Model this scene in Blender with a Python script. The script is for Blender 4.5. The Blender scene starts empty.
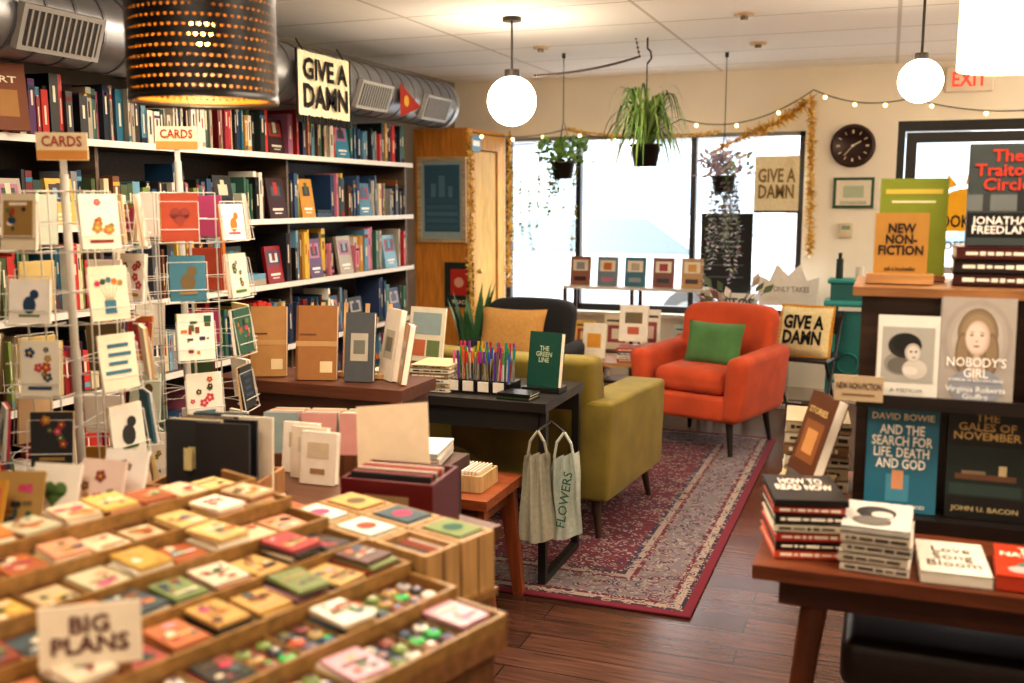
import bpy, bmesh, math, random
from mathutils import Vector, Matrix
random.seed(11)
R=random.random
U=random.uniform
SC=bpy.context.scene
I4=Matrix.Identity(4)
def T(x,y,z): return Matrix.Translation((x,y,z))
def RX(d): return Matrix.Rotation(math.radians(d),4,'X')
def RY(d): return Matrix.Rotation(math.radians(d),4,'Y')
def RZ(d): return Matrix.Rotation(math.radians(d),4,'Z')
def L(c):
    if isinstance(c,str):
        c=c.lstrip('#'); c=[int(c[i:i+2],16)/255 for i in (0,2,4)]
        return tuple((x/12.92 if x<=.04045 else ((x+.055)/1.055)**2.4) for x in c)+(1,)
    return tuple(c)+((1,) if len(c)==3 else ())
# ---------------------------------------------------------------- materials
def nmat(name):
    m=bpy.data.materials.new(name); m.use_nodes=True
    nt=m.node_tree; b=nt.nodes['Principled BSDF']
    return m,nt,b
def vmat(name,rough=.6,metal=0,var=.12,scale=30,bump=0,bscale=200,stretch=(1,1,1),sheen=0,coat=0):
    m,nt,b=nmat(name); N=nt.nodes; K=nt.links
    at=N.new('ShaderNodeAttribute'); at.attribute_name='Col'
    tc=N.new('ShaderNodeTexCoord'); mp=N.new('ShaderNodeMapping'); mp.inputs['Scale'].default_value=stretch
    K.new(tc.outputs['Object'],mp.inputs['Vector'])
    no=N.new('ShaderNodeTexNoise'); no.inputs['Scale'].default_value=scale; no.inputs['Detail'].default_value=4
    K.new(mp.outputs['Vector'],no.inputs['Vector'])
    mr=N.new('ShaderNodeMapRange'); mr.inputs['From Min'].default_value=.3; mr.inputs['From Max'].default_value=.7
    mr.inputs['To Min'].default_value=1-var; mr.inputs['To Max'].default_value=1+var*.6
    K.new(no.outputs['Fac'],mr.inputs['Value'])
    mx=N.new('ShaderNodeVectorMath'); mx.operation='SCALE'
    K.new(at.outputs['Color'],mx.inputs[0]); K.new(mr.outputs['Result'],mx.inputs['Scale'])
    K.new(mx.outputs['Vector'],b.inputs['Base Color'])
    b.inputs['Roughness'].default_value=rough; b.inputs['Metallic'].default_value=metal
    if sheen: b.inputs['Sheen Weight'].default_value=sheen
    if coat: b.inputs['Coat Weight'].default_value=coat
    if bump:
        n2=N.new('ShaderNodeTexNoise'); n2.inputs['Scale'].default_value=bscale; K.new(mp.outputs['Vector'],n2.inputs['Vector'])
        bp=N.new('ShaderNodeBump'); bp.inputs['Strength'].default_value=bump; bp.inputs['Distance'].default_value=.003
        K.new(n2.outputs['Fac'],bp.inputs['Height']); K.new(bp.outputs['Normal'],b.inputs['Normal'])
    return m
PAPER=vmat('paper',.75,var=.05)
GLOSS=vmat('gloss_cover',.35,var=.06)
CLOTH=vmat('woven_cloth',.95,var=.12,scale=60,bump=.5,bscale=500)
VELVET=vmat('upholstery',.9,var=.2,scale=7,bump=.3,bscale=600,sheen=.06)
WOOD=vmat('stained_wood',.42,var=.35,scale=6,stretch=(1,9,9))
WOODY=vmat('stained_wood_y',.5,var=.3,scale=6,stretch=(9,9,1))
METAL=vmat('painted_metal',.4,var=.03)
STEEL=vmat('galvanised_steel',.38,metal=.85,var=.2,scale=5)
LEAF=vmat('leaf',.5,var=.25,scale=12)
TINSEL=vmat('tinsel',.35,metal=.0,var=.2)
PLASTER=vmat('painted_plaster',.85,var=.03,scale=3,bump=.1)
LEATHER=vmat('black_leather',.4,var=.2,bump=.3,bscale=150)
def emat(name,col,s):
    m,nt,b=nmat(name); c=L(col)
    b.inputs['Base Color'].default_value=c; b.inputs['Emission Color'].default_value=c
    b.inputs['Emission Strength'].default_value=s
    return m
GLOBE=emat('lit_opal_glass','#ffeacd',24)
BULB=emat('warm_bulb','#ffc070',14)
FAIRY=emat('fairy_bulb','#ffd890',7)
SHADE=emat('lit_fabric_shade','#ffe9c4',5)
# ---------------------------------------------------------------- builder
_tc={}
def textgeo(s,bold):
    k=(s,bold)
    if k in _tc: return _tc[k]
    cu=bpy.data.curves.new('t','FONT'); cu.body=s; cu.align_x='CENTER'; cu.offset=bold; cu.resolution_u=2; cu.space_line=.85
    ob=bpy.data.objects.new('t',cu); SC.collection.objects.link(ob)
    dg=bpy.context.evaluated_depsgraph_get(); ev=ob.evaluated_get(dg); me=ev.to_mesh()
    vs=[tuple(v.co) for v in me.vertices]; fs=[list(p.vertices) for p in me.polygons]
    ev.to_mesh_clear(); bpy.data.objects.remove(ob); bpy.data.curves.remove(cu)
    if vs:
        x0=min(v[0] for v in vs);x1=max(v[0] for v in vs);y0=min(v[1] for v in vs);y1=max(v[1] for v in vs)
        vs=[((v[0]-(x0+x1)/2)/(x1-x0),(v[1]-(y0+y1)/2)/(y1-y0),0) for v in vs]
    _tc[k]=(vs,fs); return _tc[k]
class B:
    def __init__(s,name):
        s.n=name;s.v=[];s.f=[];s.mi=[];s.c=[];s.sm=[];s.mats=[];s.T=I4.copy()
    def add(s,vs,fs,mat,col,M=None,smooth=False):
        o=len(s.v); MM=s.T@M if M is not None else s.T
        s.v.extend(tuple(MM@Vector(p)) for p in vs)
        if mat not in s.mats: s.mats.append(mat)
        k=s.mats.index(mat); c=L(col)
        for f in fs:
            s.f.append([i+o for i in f]); s.mi.append(k); s.c.append(c); s.sm.append(smooth)
    def box(s,c,z,mat,col,M=None):
        x,y,h=z[0]/2,z[1]/2,z[2]/2
        vs=[(c[0]+a*x,c[1]+b*y,c[2]+d*h) for a in(-1,1) for b in(-1,1) for d in(-1,1)]
        s.add(vs,[(0,1,3,2),(4,6,7,5),(0,4,5,1),(2,3,7,6),(0,2,6,4),(1,5,7,3)],mat,col,M)
    def b2(s,x0,x1,y0,y1,z0,z1,mat,col,M=None):
        s.box(((x0+x1)/2,(y0+y1)/2,(z0+z1)/2),(abs(x1-x0),abs(y1-y0),abs(z1-z0)),mat,col,M)
    def rbox(s,c,z,r,mat,col,M=None,seg=3,fn=None,cuts=0):
        bm=bmesh.new(); bmesh.ops.create_cube(bm,size=1)
        for v in bm.verts: v.co=Vector((v.co.x*z[0],v.co.y*z[1],v.co.z*z[2]))
        bmesh.ops.bevel(bm,geom=bm.edges[:],offset=r,segments=seg,affect='EDGES',profile=.5)
        if cuts:
            for ax in range(3):
                for k in range(1,cuts+1):
                    co=[0,0,0]; no=[0,0,0]; h=z[ax]/2-r*1.02; co[ax]=-h+2*h*k/(cuts+1); no[ax]=1
                    bmesh.ops.bisect_plane(bm,geom=bm.verts[:]+bm.edges[:]+bm.faces[:],plane_co=co,plane_no=no)
        vs=[]
        for i,v in enumerate(bm.verts):
            v.index=i; p=v.co.copy()
            if fn: p=fn(p)
            vs.append((p[0]+c[0],p[1]+c[1],p[2]+c[2]))
        fs=[[v.index for v in f.verts] for f in bm.faces]; bm.free()
        s.add(vs,fs,mat,col,M,True)
    def cyl(s,p0,p1,r0,r1=None,n=12,mat=None,col='#888888',M=None,cap=True):
        if r1 is None: r1=r0
        p0=Vector(p0);p1=Vector(p1);d=(p1-p0).normalized()
        a=d.orthogonal().normalized(); b=d.cross(a); vs=[]
        for i in range(n):
            t=2*math.pi*i/n; w=a*math.cos(t)+b*math.sin(t); vs+= [p0+w*r0,p1+w*r1]
        s.add(vs,[(2*i,2*((i+1)%n),2*((i+1)%n)+1,2*i+1) for i in range(n)],mat,col,M,True)
        if cap: s.add(vs,[[2*i for i in range(n)][::-1],[2*i+1 for i in range(n)]],mat,col,M)
    def lathe(s,c,pr,n,mat,col,M=None,sc=(1,1)):
        vs=[]
        for r,z in pr:
            for i in range(n):
                t=2*math.pi*i/n; vs.append((c[0]+r*math.cos(t)*sc[0],c[1]+r*math.sin(t)*sc[1],c[2]+z))
        fs=[(j*n+i,j*n+(i+1)%n,(j+1)*n+(i+1)%n,(j+1)*n+i) for j in range(len(pr)-1) for i in range(n)]
        s.add(vs,fs,mat,col,M,True)
    def sph(s,c,r,mat,col,n=16,M=None,sc=(1,1)):
        m=max(5,n//2)
        s.lathe(c,[(max(1e-4,r*math.sin(math.pi*j/m)),-r*math.cos(math.pi*j/m)) for j in range(m+1)],n,mat,col,M,sc)
    def tube(s,pts,r,n,mat,col,M=None):
        for a,b in zip(pts,pts[1:]):
            if (Vector(a)-Vector(b)).length>1e-5: s.cyl(a,b,r,r,n,mat,col,M,False)
    def disc(s,c,r,mat,col,M=None,n=10,sx=1):
        s.add([(c[0]+r*sx*math.cos(2*math.pi*i/n),c[1]+r*math.sin(2*math.pi*i/n),c[2]) for i in range(n)],[list(range(n))],mat,col,M)
    def text(s,st,M,w,h,mat,col,bold=.02):
        vs,fs=textgeo(st,bold)
        if vs: s.add([(v[0]*w,v[1]*h,0) for v in vs],fs,mat,col,M)
    def pillow(s,w,h,t,mat,col,M,N=14):
        vs=[];fs=[]
        for sg in (1,-1):
            o=len(vs)
            for i in range(N+1):
                for j in range(N+1):
                    u=-1+2*i/N;v=-1+2*j/N
                    th=t/2*max(0,(1-u**4)*(1-v**4))**.55
                    vs.append((w/2*u*(1-.07*(1-v*v)),sg*th,h/2*v*(1-.07*(1-u*u))))
            for i in range(N):
                for j in range(N):
                    a=o+i*(N+1)+j; fs.append((a,a+1,a+N+2,a+N+1))
        s.add(vs,fs,mat,col,M,True)
    # standing book: front faces -Y, width on X, bottom at z 0
    def book(s,M,w,h,t,cov,lines=(),blobs=(),pages='#eee6d6',band=None):
        s.box((0,.001,h/2),(w,.002,h),GLOSS,cov,M); s.box((0,t-.001,h/2),(w,.002,h),GLOSS,cov,M)
        s.box((-w/2+.001,t/2,h/2),(.002,t,h),GLOSS,cov,M)
        s.box((.001,t/2,h/2),(w-.006,t-.004,h-.006),PAPER,pages,M)
        F=M@RX(90)
        for i,(x0,x1,z0,z1,c) in enumerate(blobs):
            s.box((w*(x0+x1)/2-w/2,-.0004-.0002*i,h*(z0+z1)/2),(w*(x1-x0),.0008,h*(z1-z0)),GLOSS,c,M)
        for (st,zc,hh,ww,c) in lines:
            s.text(st,F@T(0,h*zc,.0035),w*ww,h*hh,GLOSS,c)
    def flat(s,M,w,d,t,cov,pages='#eee6d6'):
        s.box((0,0,t-.0015),(w,d,.003),GLOSS,cov,M); s.box((0,0,.0015),(w,d,.003),GLOSS,cov,M)
        s.box((0,-d/2+.0015,t/2),(w,.003,t),GLOSS,cov,M)
        s.box((0,.002,t/2),(w-.008,d-.006,t-.006),PAPER,pages,M)
    def stack(s,x,y,z,n,w,d,cols,rz=0,t=(.02,.03),lab=True,pages='#eee6d6',spine=True):
        for i in range(n):
            tt=U(*t); M=T(x+U(-.004,.004),y+U(-.004,.004),z)@RZ(rz+U(-2,2))
            c=cols[i%len(cols)]; s.flat(M,w,d,tt,c,pages)
            if lab:
                lc='#f2ead8' if sum(L(c)[:3])<1 else '#403830'
                x0=-w*.42
                while x0<w*.36:
                    ww=U(.006,.03); s.box((x0+ww/2,-d/2-.0005,tt/2),(ww,.001,tt*U(.22,.36)),GLOSS,lc,M); x0+=ww+.004
            z+=tt+.001
        return z
    def build(s,rz=0,origin=None):
        xs=[v[0] for v in s.v];ys=[v[1] for v in s.v];zs=[v[2] for v in s.v]
        o=origin or ((min(xs)+max(xs))/2,(min(ys)+max(ys))/2,min(zs))
        me=bpy.data.meshes.new(s.n)
        me.from_pydata([(v[0]-o[0],v[1]-o[1],v[2]-o[2]) for v in s.v],[],s.f)
        for m in s.mats: me.materials.append(m)
        me.polygons.foreach_set('material_index',s.mi); me.polygons.foreach_set('use_smooth',s.sm)
        ca=me.color_attributes.new('Col','FLOAT_COLOR','CORNER'); arr=[]
        for f,c in zip(s.f,s.c): arr.extend(c*len(f))
        ca.data.foreach_set('color',arr); me.update()
        ob=bpy.data.objects.new(s.n,me); ob.location=o; SC.collection.objects.link(ob); return ob
# ---------------------------------------------------------------- room
def floor_mat():
    m,nt,b=nmat('floor_planks');N=nt.nodes;K=nt.links
    tc=N.new('ShaderNodeTexCoord')
    br=N.new('ShaderNodeTexBrick'); br.inputs['Scale'].default_value=1; br.inputs['Brick Width'].default_value=1.1; br.inputs['Row Height'].default_value=.13
    br.inputs['Mortar Size'].default_value=.0025; br.offset=.37
    br.inputs['Color1'].default_value=L('#5e3f33'); br.inputs['Color2'].default_value=L('#442d25'); br.inputs['Mortar'].default_value=L('#20120e')
    K.new(tc.outputs['Object'],br.inputs['Vector'])
    mp=N.new('ShaderNodeMapping'); mp.inputs['Scale'].default_value=(1.5,22,1); K.new(tc.outputs['Object'],mp.inputs['Vector'])
    no=N.new('ShaderNodeTexNoise'); no.inputs['Scale'].default_value=3; no.inputs['Detail'].default_value=6; K.new(mp.outputs['Vector'],no.inputs['Vector'])
    mr=N.new('ShaderNodeMapRange'); mr.inputs['From Min'].default_value=.3;mr.inputs['From Max'].default_value=.7;mr.inputs['To Min'].default_value=.6;mr.inputs['To Max'].default_value=1.35
    K.new(no.outputs['Fac'],mr.inputs['Value'])
    sc=N.new('ShaderNodeVectorMath');sc.operation='SCALE';K.new(br.outputs['Color'],sc.inputs[0]);K.new(mr.outputs['Result'],sc.inputs['Scale'])
    K.new(sc.outputs['Vector'],b.inputs['Base Color']); b.inputs['Roughness'].default_value=.27
    return m
def ceil_mat():
    m,nt,b=nmat('ceiling_tiles');N=nt.nodes;K=nt.links
    tc=N.new('ShaderNodeTexCoord')
    br=N.new('ShaderNodeTexBrick'); br.offset=0; br.inputs['Scale'].default_value=1; br.inputs['Brick Width'].default_value=1.22; br.inputs['Row Height'].default_value=.61
    br.inputs['Mortar Size'].default_value=.010; br.inputs['Color1'].default_value=L('#faf8f5'); br.inputs['Color2'].default_value=L('#f6f4f0'); br.inputs['Mortar'].default_value=L('#cfcac1')
    K.new(tc.outputs['Object'],br.inputs['Vector']); K.new(br.outputs['Color'],b.inputs['Base Color'])
    no=N.new('ShaderNodeTexNoise');no.inputs['Scale'].default_value=120;K.new(tc.outputs['Object'],no.inputs['Vector'])
    bp=N.new('ShaderNodeBump');bp.inputs['Strength'].default_value=.3;bp.inputs['Distance'].default_value=.004;K.new(no.outputs['Fac'],bp.inputs['Height']);K.new(bp.outputs['Normal'],b.inputs['Normal'])
    b.inputs['Roughness'].default_value=.9
    return m
H=2.45; YB=7.7; XL=-3.4; XR=3.0; Y0=-1.5
b=B('floor'); b.b2(XL-.1,XR,Y0,YB+.15,-.1,0,floor_mat(),'#ffffff'); b.build(origin=(0,0,0))
b=B('ceiling'); b.b2(XL-.1,XR,Y0,YB+.15,H,H+.1,ceil_mat(),'#ffffff'); b.build(origin=(0,0,0))
b=B('wall_left'); b.b2(XL-.1,XL,Y0,YB+.15,0,H,PLASTER,'#8e867c'); b.build()  # darker grey-brown: shadow above the shelves is put into the wall colour
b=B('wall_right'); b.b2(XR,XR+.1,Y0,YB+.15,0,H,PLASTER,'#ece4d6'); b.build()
b=B('wall_front'); b.b2(XL-.1,XR+.1,Y0-.1,Y0,0,H,PLASTER,'#ece4d6'); b.build()
WX0,WX1,WZ0,WZ1=-2.96,-.6,.62,2.0
DX0,DX1,DZ=.03,1.0,2.05
b=B('wall_back'); c='#f4ebda'
b.b2(XL,WX0,YB,YB+.15,0,H,PLASTER,c); b.b2(WX0,WX1,YB,YB+.15,WZ1,H,PLASTER,c); b.b2(WX0,WX1,YB,YB+.15,0,WZ0,PLASTER,c)
b.b2(WX1,DX0,YB,YB+.15,0,H,PLASTER,c); b.b2(DX0,DX1,YB,YB+.15,DZ,H,PLASTER,c); b.b2(DX1,XR,YB,YB+.15,0,H,PLASTER,c); b.build()
b=B('baseboard_back'); b.b2(WX0,DX0-.06,YB-.015,YB,0,.1,PLASTER,'#d8cfc0'); b.build()
b=B('window_1'); dk='#2b2a2a'
for x in (WX0+.02,-2.34,-1.42,WX1-.02): b.b2(x-.02,x+.02,YB+.03,YB+.1,WZ0,WZ1,METAL,dk)
b.b2(WX0,WX1,YB+.03,YB+.1,WZ1-.03,WZ1,METAL,'#8a8784'); b.b2(WX0,WX1,YB+.03,YB+.1,WZ0,WZ0+.05,METAL,dk)
b.b2(WX0,WX1,YB-.1,YB+.03,WZ0-.03,WZ0,PLASTER,'#e6dccb'); b.build()
b=B('door_1'); bk='#1c1a18'
b.b2(DX0,DX0+.05,YB+.0,YB+.1,0,DZ,METAL,bk); b.b2(DX1-.05,DX1,YB+.0,YB+.1,0,DZ,METAL,bk); b.b2(DX0+.05,DX1-.05,YB+.0,YB+.1,DZ-.07,DZ,METAL,bk)
b.b2(DX0+.06,DX0+.13,YB+.02,YB+.07,.02,DZ-.08,METAL,'#2a2725'); b.b2(DX1-.13,DX1-.06,YB+.02,YB+.07,.02,DZ-.08,METAL,'#2a2725')
b.b2(DX0+.13,DX1-.13,YB+.02,YB+.07,DZ-.15,DZ-.08,METAL,'#2a2725'); b.b2(DX0+.13,DX1-.13,YB+.02,YB+.07,.02,.25,METAL,'#2a2725')
b.b2(DX0+.13,DX1-.13,YB+.0,YB+.02,.98,1.03,STEEL,'#c0c0c0'); b.build()
b=B('window_decal_sign')
F=T(.52,YB+.03,0)@RX(90)
b.add([(.3*math.cos(math.pi*i/16),1.28+.3*math.sin(math.pi*i/16),.001) for i in range(17)],[list(range(17))],PAPER,'#f0b428',F)
for i in range(9):
    a=math.pi*(i+.5)/9
    b.add([(.33*math.cos(a-.1),1.28+.33*math.sin(a-.1),.001),(.33*math.cos(a+.1),1.28+.33*math.sin(a+.1),.001),(.43*math.cos(a),1.28+.43*math.sin(a),.001)],[(0,1,2)],PAPER,'#f0b428',F)
b.text('BOOKSHOP',F@T(0,1.35,.003),.46,.09,PAPER,'#1c1814'); b.text('CLOSED',F@T(-.1,1.18,.003),.3,.06,PAPER,'#1c1814'); b.build()
b=B('wall_nook'); WC='#d08a36'
b.b2(XL,-2.96,6.93,6.97,0,2.0,WOODY,WC); b.b2(-3.0,-2.96,6.97,7.1,0,2.0,WOODY,'#d49a44'); b.b2(-3.0,-2.96,7.55,YB,0,2.0,WOODY,'#d49a44')
b.b2(-3.0,-2.96,7.1,7.55,1.88,2.0,WOODY,'#d49a44'); b.b2(XL,-2.96,6.93,YB,2.0,2.03,WOODY,WC)
b.build()
b=B('door_2'); b.b2(-3.0,-2.975,7.11,7.54,0.01,1.87,WOODY,'#e0b052'); b.sph((-2.955,7.16,.95),.02,STEEL,'#c8b070'); b.build()
b=B('open_sign'); b.b2(-2.955,-2.93,6.95,7.12,1.86,1.98,METAL,'#5b93b8'); b.b2(-2.9295,-2.929,6.97,7.1,1.9,1.94,PAPER,'#ffffff'); b.build()
# ---------------------------------------------------------------- outside
b=B('street_ground'); b.b2(-30,30,YB+.2,40,-.2,-.1,PLASTER,'#a2a2a2'); b.build()
b=B('shop_building'); b.b2(-20,20,24,26,-.1,5.2,PLASTER,'#a6a6a6')
for i in range(9):
    x=-18+i*4.2; b.b2(x,x+2.6,23.9,24,.7,2.9,METAL,'#7c868e'); b.b2(x+1.25,x+1.35,23.85,23.9,.7,2.9,METAL,'#a0a4a8'); b.b2(x-.2,x+2.8,23.6,24,3.1,3.5,METAL,'#a8746c' if i%3==0 else '#92969a')
    b.b2(x+3.2,x+3.9,23.9,24,0,2.6,METAL,'#807a76')
b.build()
def car(name,x,y,col):
    b=B(name); b.T=T(x,y,-.1)
    pr=[(-2.1,.35),(-2.15,.75),(-1.9,.95),(-1.2,1.02),(-.6,1.45),(.9,1.48),(1.6,1.0),(2.1,.9),(2.15,.4)]
    n=len(pr); vs=[(p[0],-.85,p[1]) for p in pr]+[(p[0],.85,p[1]) for p in pr]
    b.add(vs,[list(range(n)),list(range(2*n-1,n-1,-1))]+[(i,i+n,(i+1)%n+n,(i+1)%n) for i in range(n)],METAL,col)
    b.add([(-1.05,-.86,1.03),(-.55,-.86,1.38),(.1,-.86,1.39),(.1,-.86,1.03)],[(0,1,2,3)],GLOSS,'#5a666e'); b.add([(.18,-.86,1.03),(.18,-.86,1.39),(.85,-.86,1.4),(1.4,-.86,1.02)],[(0,1,2,3)],GLOSS,'#5a666e')
    for wx in (-1.35,1.35):
        b.cyl((wx,-.88,.33),(wx,-.6,.33),.33,n=20,mat=METAL,col='#3a3a3a'); b.cyl((wx,-.89,.33),(wx,-.87,.33),.2,n=16,mat=STEEL,col='#888888')
        b.cyl((wx,.6,.33),(wx,.88,.33),.33,n=20,mat=METAL,col='#3a3a3a')
    b.build()
car('parked_car',-3.3,11.5,'#929ba0'); car('parked_car',1.6,14.5,'#a09c98')
# ---------------------------------------------------------------- duct
b=B('ventilation_duct'); DX,DZc,DR,DE=-2.98,2.15,.15,6.45
b.cyl((DX,Y0,DZc),(DX,DE,DZc),DR,n=32,mat=STEEL,col='#a8aaae')
y=Y0
while y<DE:
    b.cyl((DX,y,DZc),(DX,y+.012,DZc),DR+.004,n=32,mat=STEEL,col='#8e9095'); y+=.14
for yy in (2.3,3.4,4.2,DE-.03): b.cyl((DX,yy,DZc),(DX,yy+.05,DZc),DR+.012,n=32,mat=STEEL,col='#b8babe')
for yy in (2.9,3.75,5.25,6.1):
    M=T(DX,yy,DZc)@RY(20)
    b.box((DR+.01,0,0),(.03,.38,.16),METAL,'#a09d98',M)
    b.box((DR+.02,0,0),(.014,.34,.125),METAL,'#3c3a38',M)
    for i in range(12): b.box((DR+.028,-.155+i*.028,0),(.006,.008,.125),METAL,'#a09d98',M)
b.build()
b=B('give_a_damn_banner'); b.T=T(-2.8,4.66,2.085)@RZ(90)@RX(90)
N=12; vs=[];fs=[]
for i in range(N+1):
    for j in range(2):
        x=-.26+.52*i/N; vs.append((x,-.16+.32*j,.006*math.sin(i*1.3)))
for i in range(N): fs.append((2*i,2*i+2,2*i+3,2*i+1))
b.add(vs,fs,CLOTH,'#efe0bc'); b.box((-.262,0,0),(.012,.33,.008),CLOTH,'#1d1b1a');b.box((.262,0,0),(.012,.33,.008),CLOTH,'#1d1b1a')
for i in range(44): b.box((-.26+i*.0121,-.178+U(-.004,.004),U(-.003,.003)),(.008,.04,.004),CLOTH,'#1d1b1a')
b.text('GIVE A',T(0,.075,.012),.44,.11,CLOTH,'#1a1817',.03); b.text('DAMN',T(0,-.06,.012),.44,.12,CLOTH,'#1a1817',.03)
b.cyl((-.2,.16,0),(-.2,.22,-.04),.004,n=6,mat=METAL,col='#222222'); b.cyl((.2,.16,0),(.2,.22,-.04),.004,n=6,mat=METAL,col='#222222'); b.build()
b=B('red_pennant'); b.T=T(-2.81,5.68,2.1)@RZ(90)@RX(90)
b.add([(-.13,.1,0),(-.13,-.1,0),(.16,-.02,0)],[(0,1,2)],CLOTH,'#a8382a'); b.disc((-.05,0,.003),.035,CLOTH,'#e0b040'); b.build()
# ---------------------------------------------------------------- shelves and books
PAL=['#ddd4c2','#cfc6b4','#8f1f22','#b8342e','#6c171c','#22304a','#274a6a','#2f7088','#6f9fb4','#151518','#202024','#2c2c32','#4a5a38','#7c8c48','#c8902c','#d8b048','#c06a2c','#7a4a2c','#4e3022','#a86a84','#c87a8c','#5c3c64','#8a8a8c','#55555c','#efe8da','#1a2624','#234236','#2c3c5c','#a89e8c','#1e2838','#304868','#9a2a3c','#3c1c20','#d8c8a4','#406a58','#5a86a0','#3a3430','#c83a34','#2f80a0']
SHY0,SHY1=1.9,6.12; SHX=-3.02
b=B('wall_bookshelf')
b.b2(XL,XL+.02,SHY0,SHY1,0,2.0,WOOD,'#3b2f28')
SZ=[.08,.38,.72,1.06,1.40,1.74]
for z in SZ: b.b2(XL,SHX,SHY0,SHY1,z-.022,z,WOOD,'#5a4c42'); b.b2(SHX,SHX+.008,SHY0,SHY1,z-.026,z+.002,METAL,'#e6e0d6')
for y in (SHY0,3.3,4.7,SHY1): b.b2(XL+.02,SHX-.05,y-.010,y+.010,0,1.74,WOOD,'#6a5a4c')
b.build()
b=B('shelved_books')
for si,z in enumerate(SZ):
    y=SHY0+.03; run=0; cap=.245 if z>1.7 else .3
    while y<SHY1-.06:
        if any(q-.048<y<q+.012 for q in (3.3,4.7)) and z<1.7:
            y=[q for q in (3.3,4.7) if q-.048<y<q+.012][0]+.012; continue
        if R()<.05 and z>.3:
            w=U(.12,.17);h=U(.18,.235)
            if any(y<q+.01 and q<y+w+.03 for q in (3.3,4.7)): y+=.004
            else:
                M=T(SHX-.03,y+w/2+.01,z)@RZ(90)@RX(-8); c=random.choice(PAL)
                b.book(M,w,h,.02,c,[],[(.12,.88,.5,.88,random.choice(PAL)),(.25,.75,.56,.8,random.choice(PAL)),(.4,.6,.6,.9,random.choice(PAL)),(.2,.8,.2,.26,'#e8e0d0'),(.3,.7,.12,.15,'#e8e0d0')]); y+=w+.025
                if R()<.3: # small lying pile next to it
                    zz=z
                    for q in range(random.randint(2,5)):
                        if any(y<qq+.01 and qq<y+.2 for qq in (3.3,4.7)): break
                        tt=U(.018,.035); b.b2(SHX-.2,SHX-.03,y,y+U(.14,.17),zz,zz+tt,GLOSS,random.choice(PAL)); zz+=tt+.001
                    if zz>z: y+=.175
                continue
        if run<=0: run=random.randint(1,9); base=random.choice(PAL); hb=U(.16,.275)
        run-=1; t=random.choice([U(.010,.02),U(.018,.032),U(.03,.045)]); h=min(cap,hb+U(-.025,.025)) ; d=U(.15,.2); c=base if R()<.35 else random.choice(PAL)
        xf=SHX-.02-U(0,.05)
        b.b2(xf-d,xf,y,y+t,z,z+h,GLOSS if R()<.5 else PAPER,c)
        lc='#e2d8c0' if sum(L(c)[:3])<.9 else random.choice(['#33302c','#9c2f2a','#27415c'])
        q=U(.4,.7); k=U(.02,.05)
        b.b2(xf,xf+.0008,y+t*.36,y+t*.64,z+h*q-k,z+h*q+k,PAPER,lc)
        if R()<.25: b.b2(xf,xf+.0008,y,y+t,z+.01,z+.03,PAPER,random.choice(PAL))
        if R()<.25: b.b2(xf,xf+.0008,y,y+t,z+h*.8,z+h*.88,PAPER,random.choice(PAL))
        y+=t+.001+(U(.01,.05) if R()<.03 else 0)
b.build()
b=B('displayed_art_book'); b.book(T(-2.985,2.78,1.75)@RZ(70)@RX(-6),.17,.24,.025,'#7a4426',[('ART',.75,.1,.6,'#efe2c4')],[(.2,.8,.2,.6,'#a8783c')]); b.build()
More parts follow.
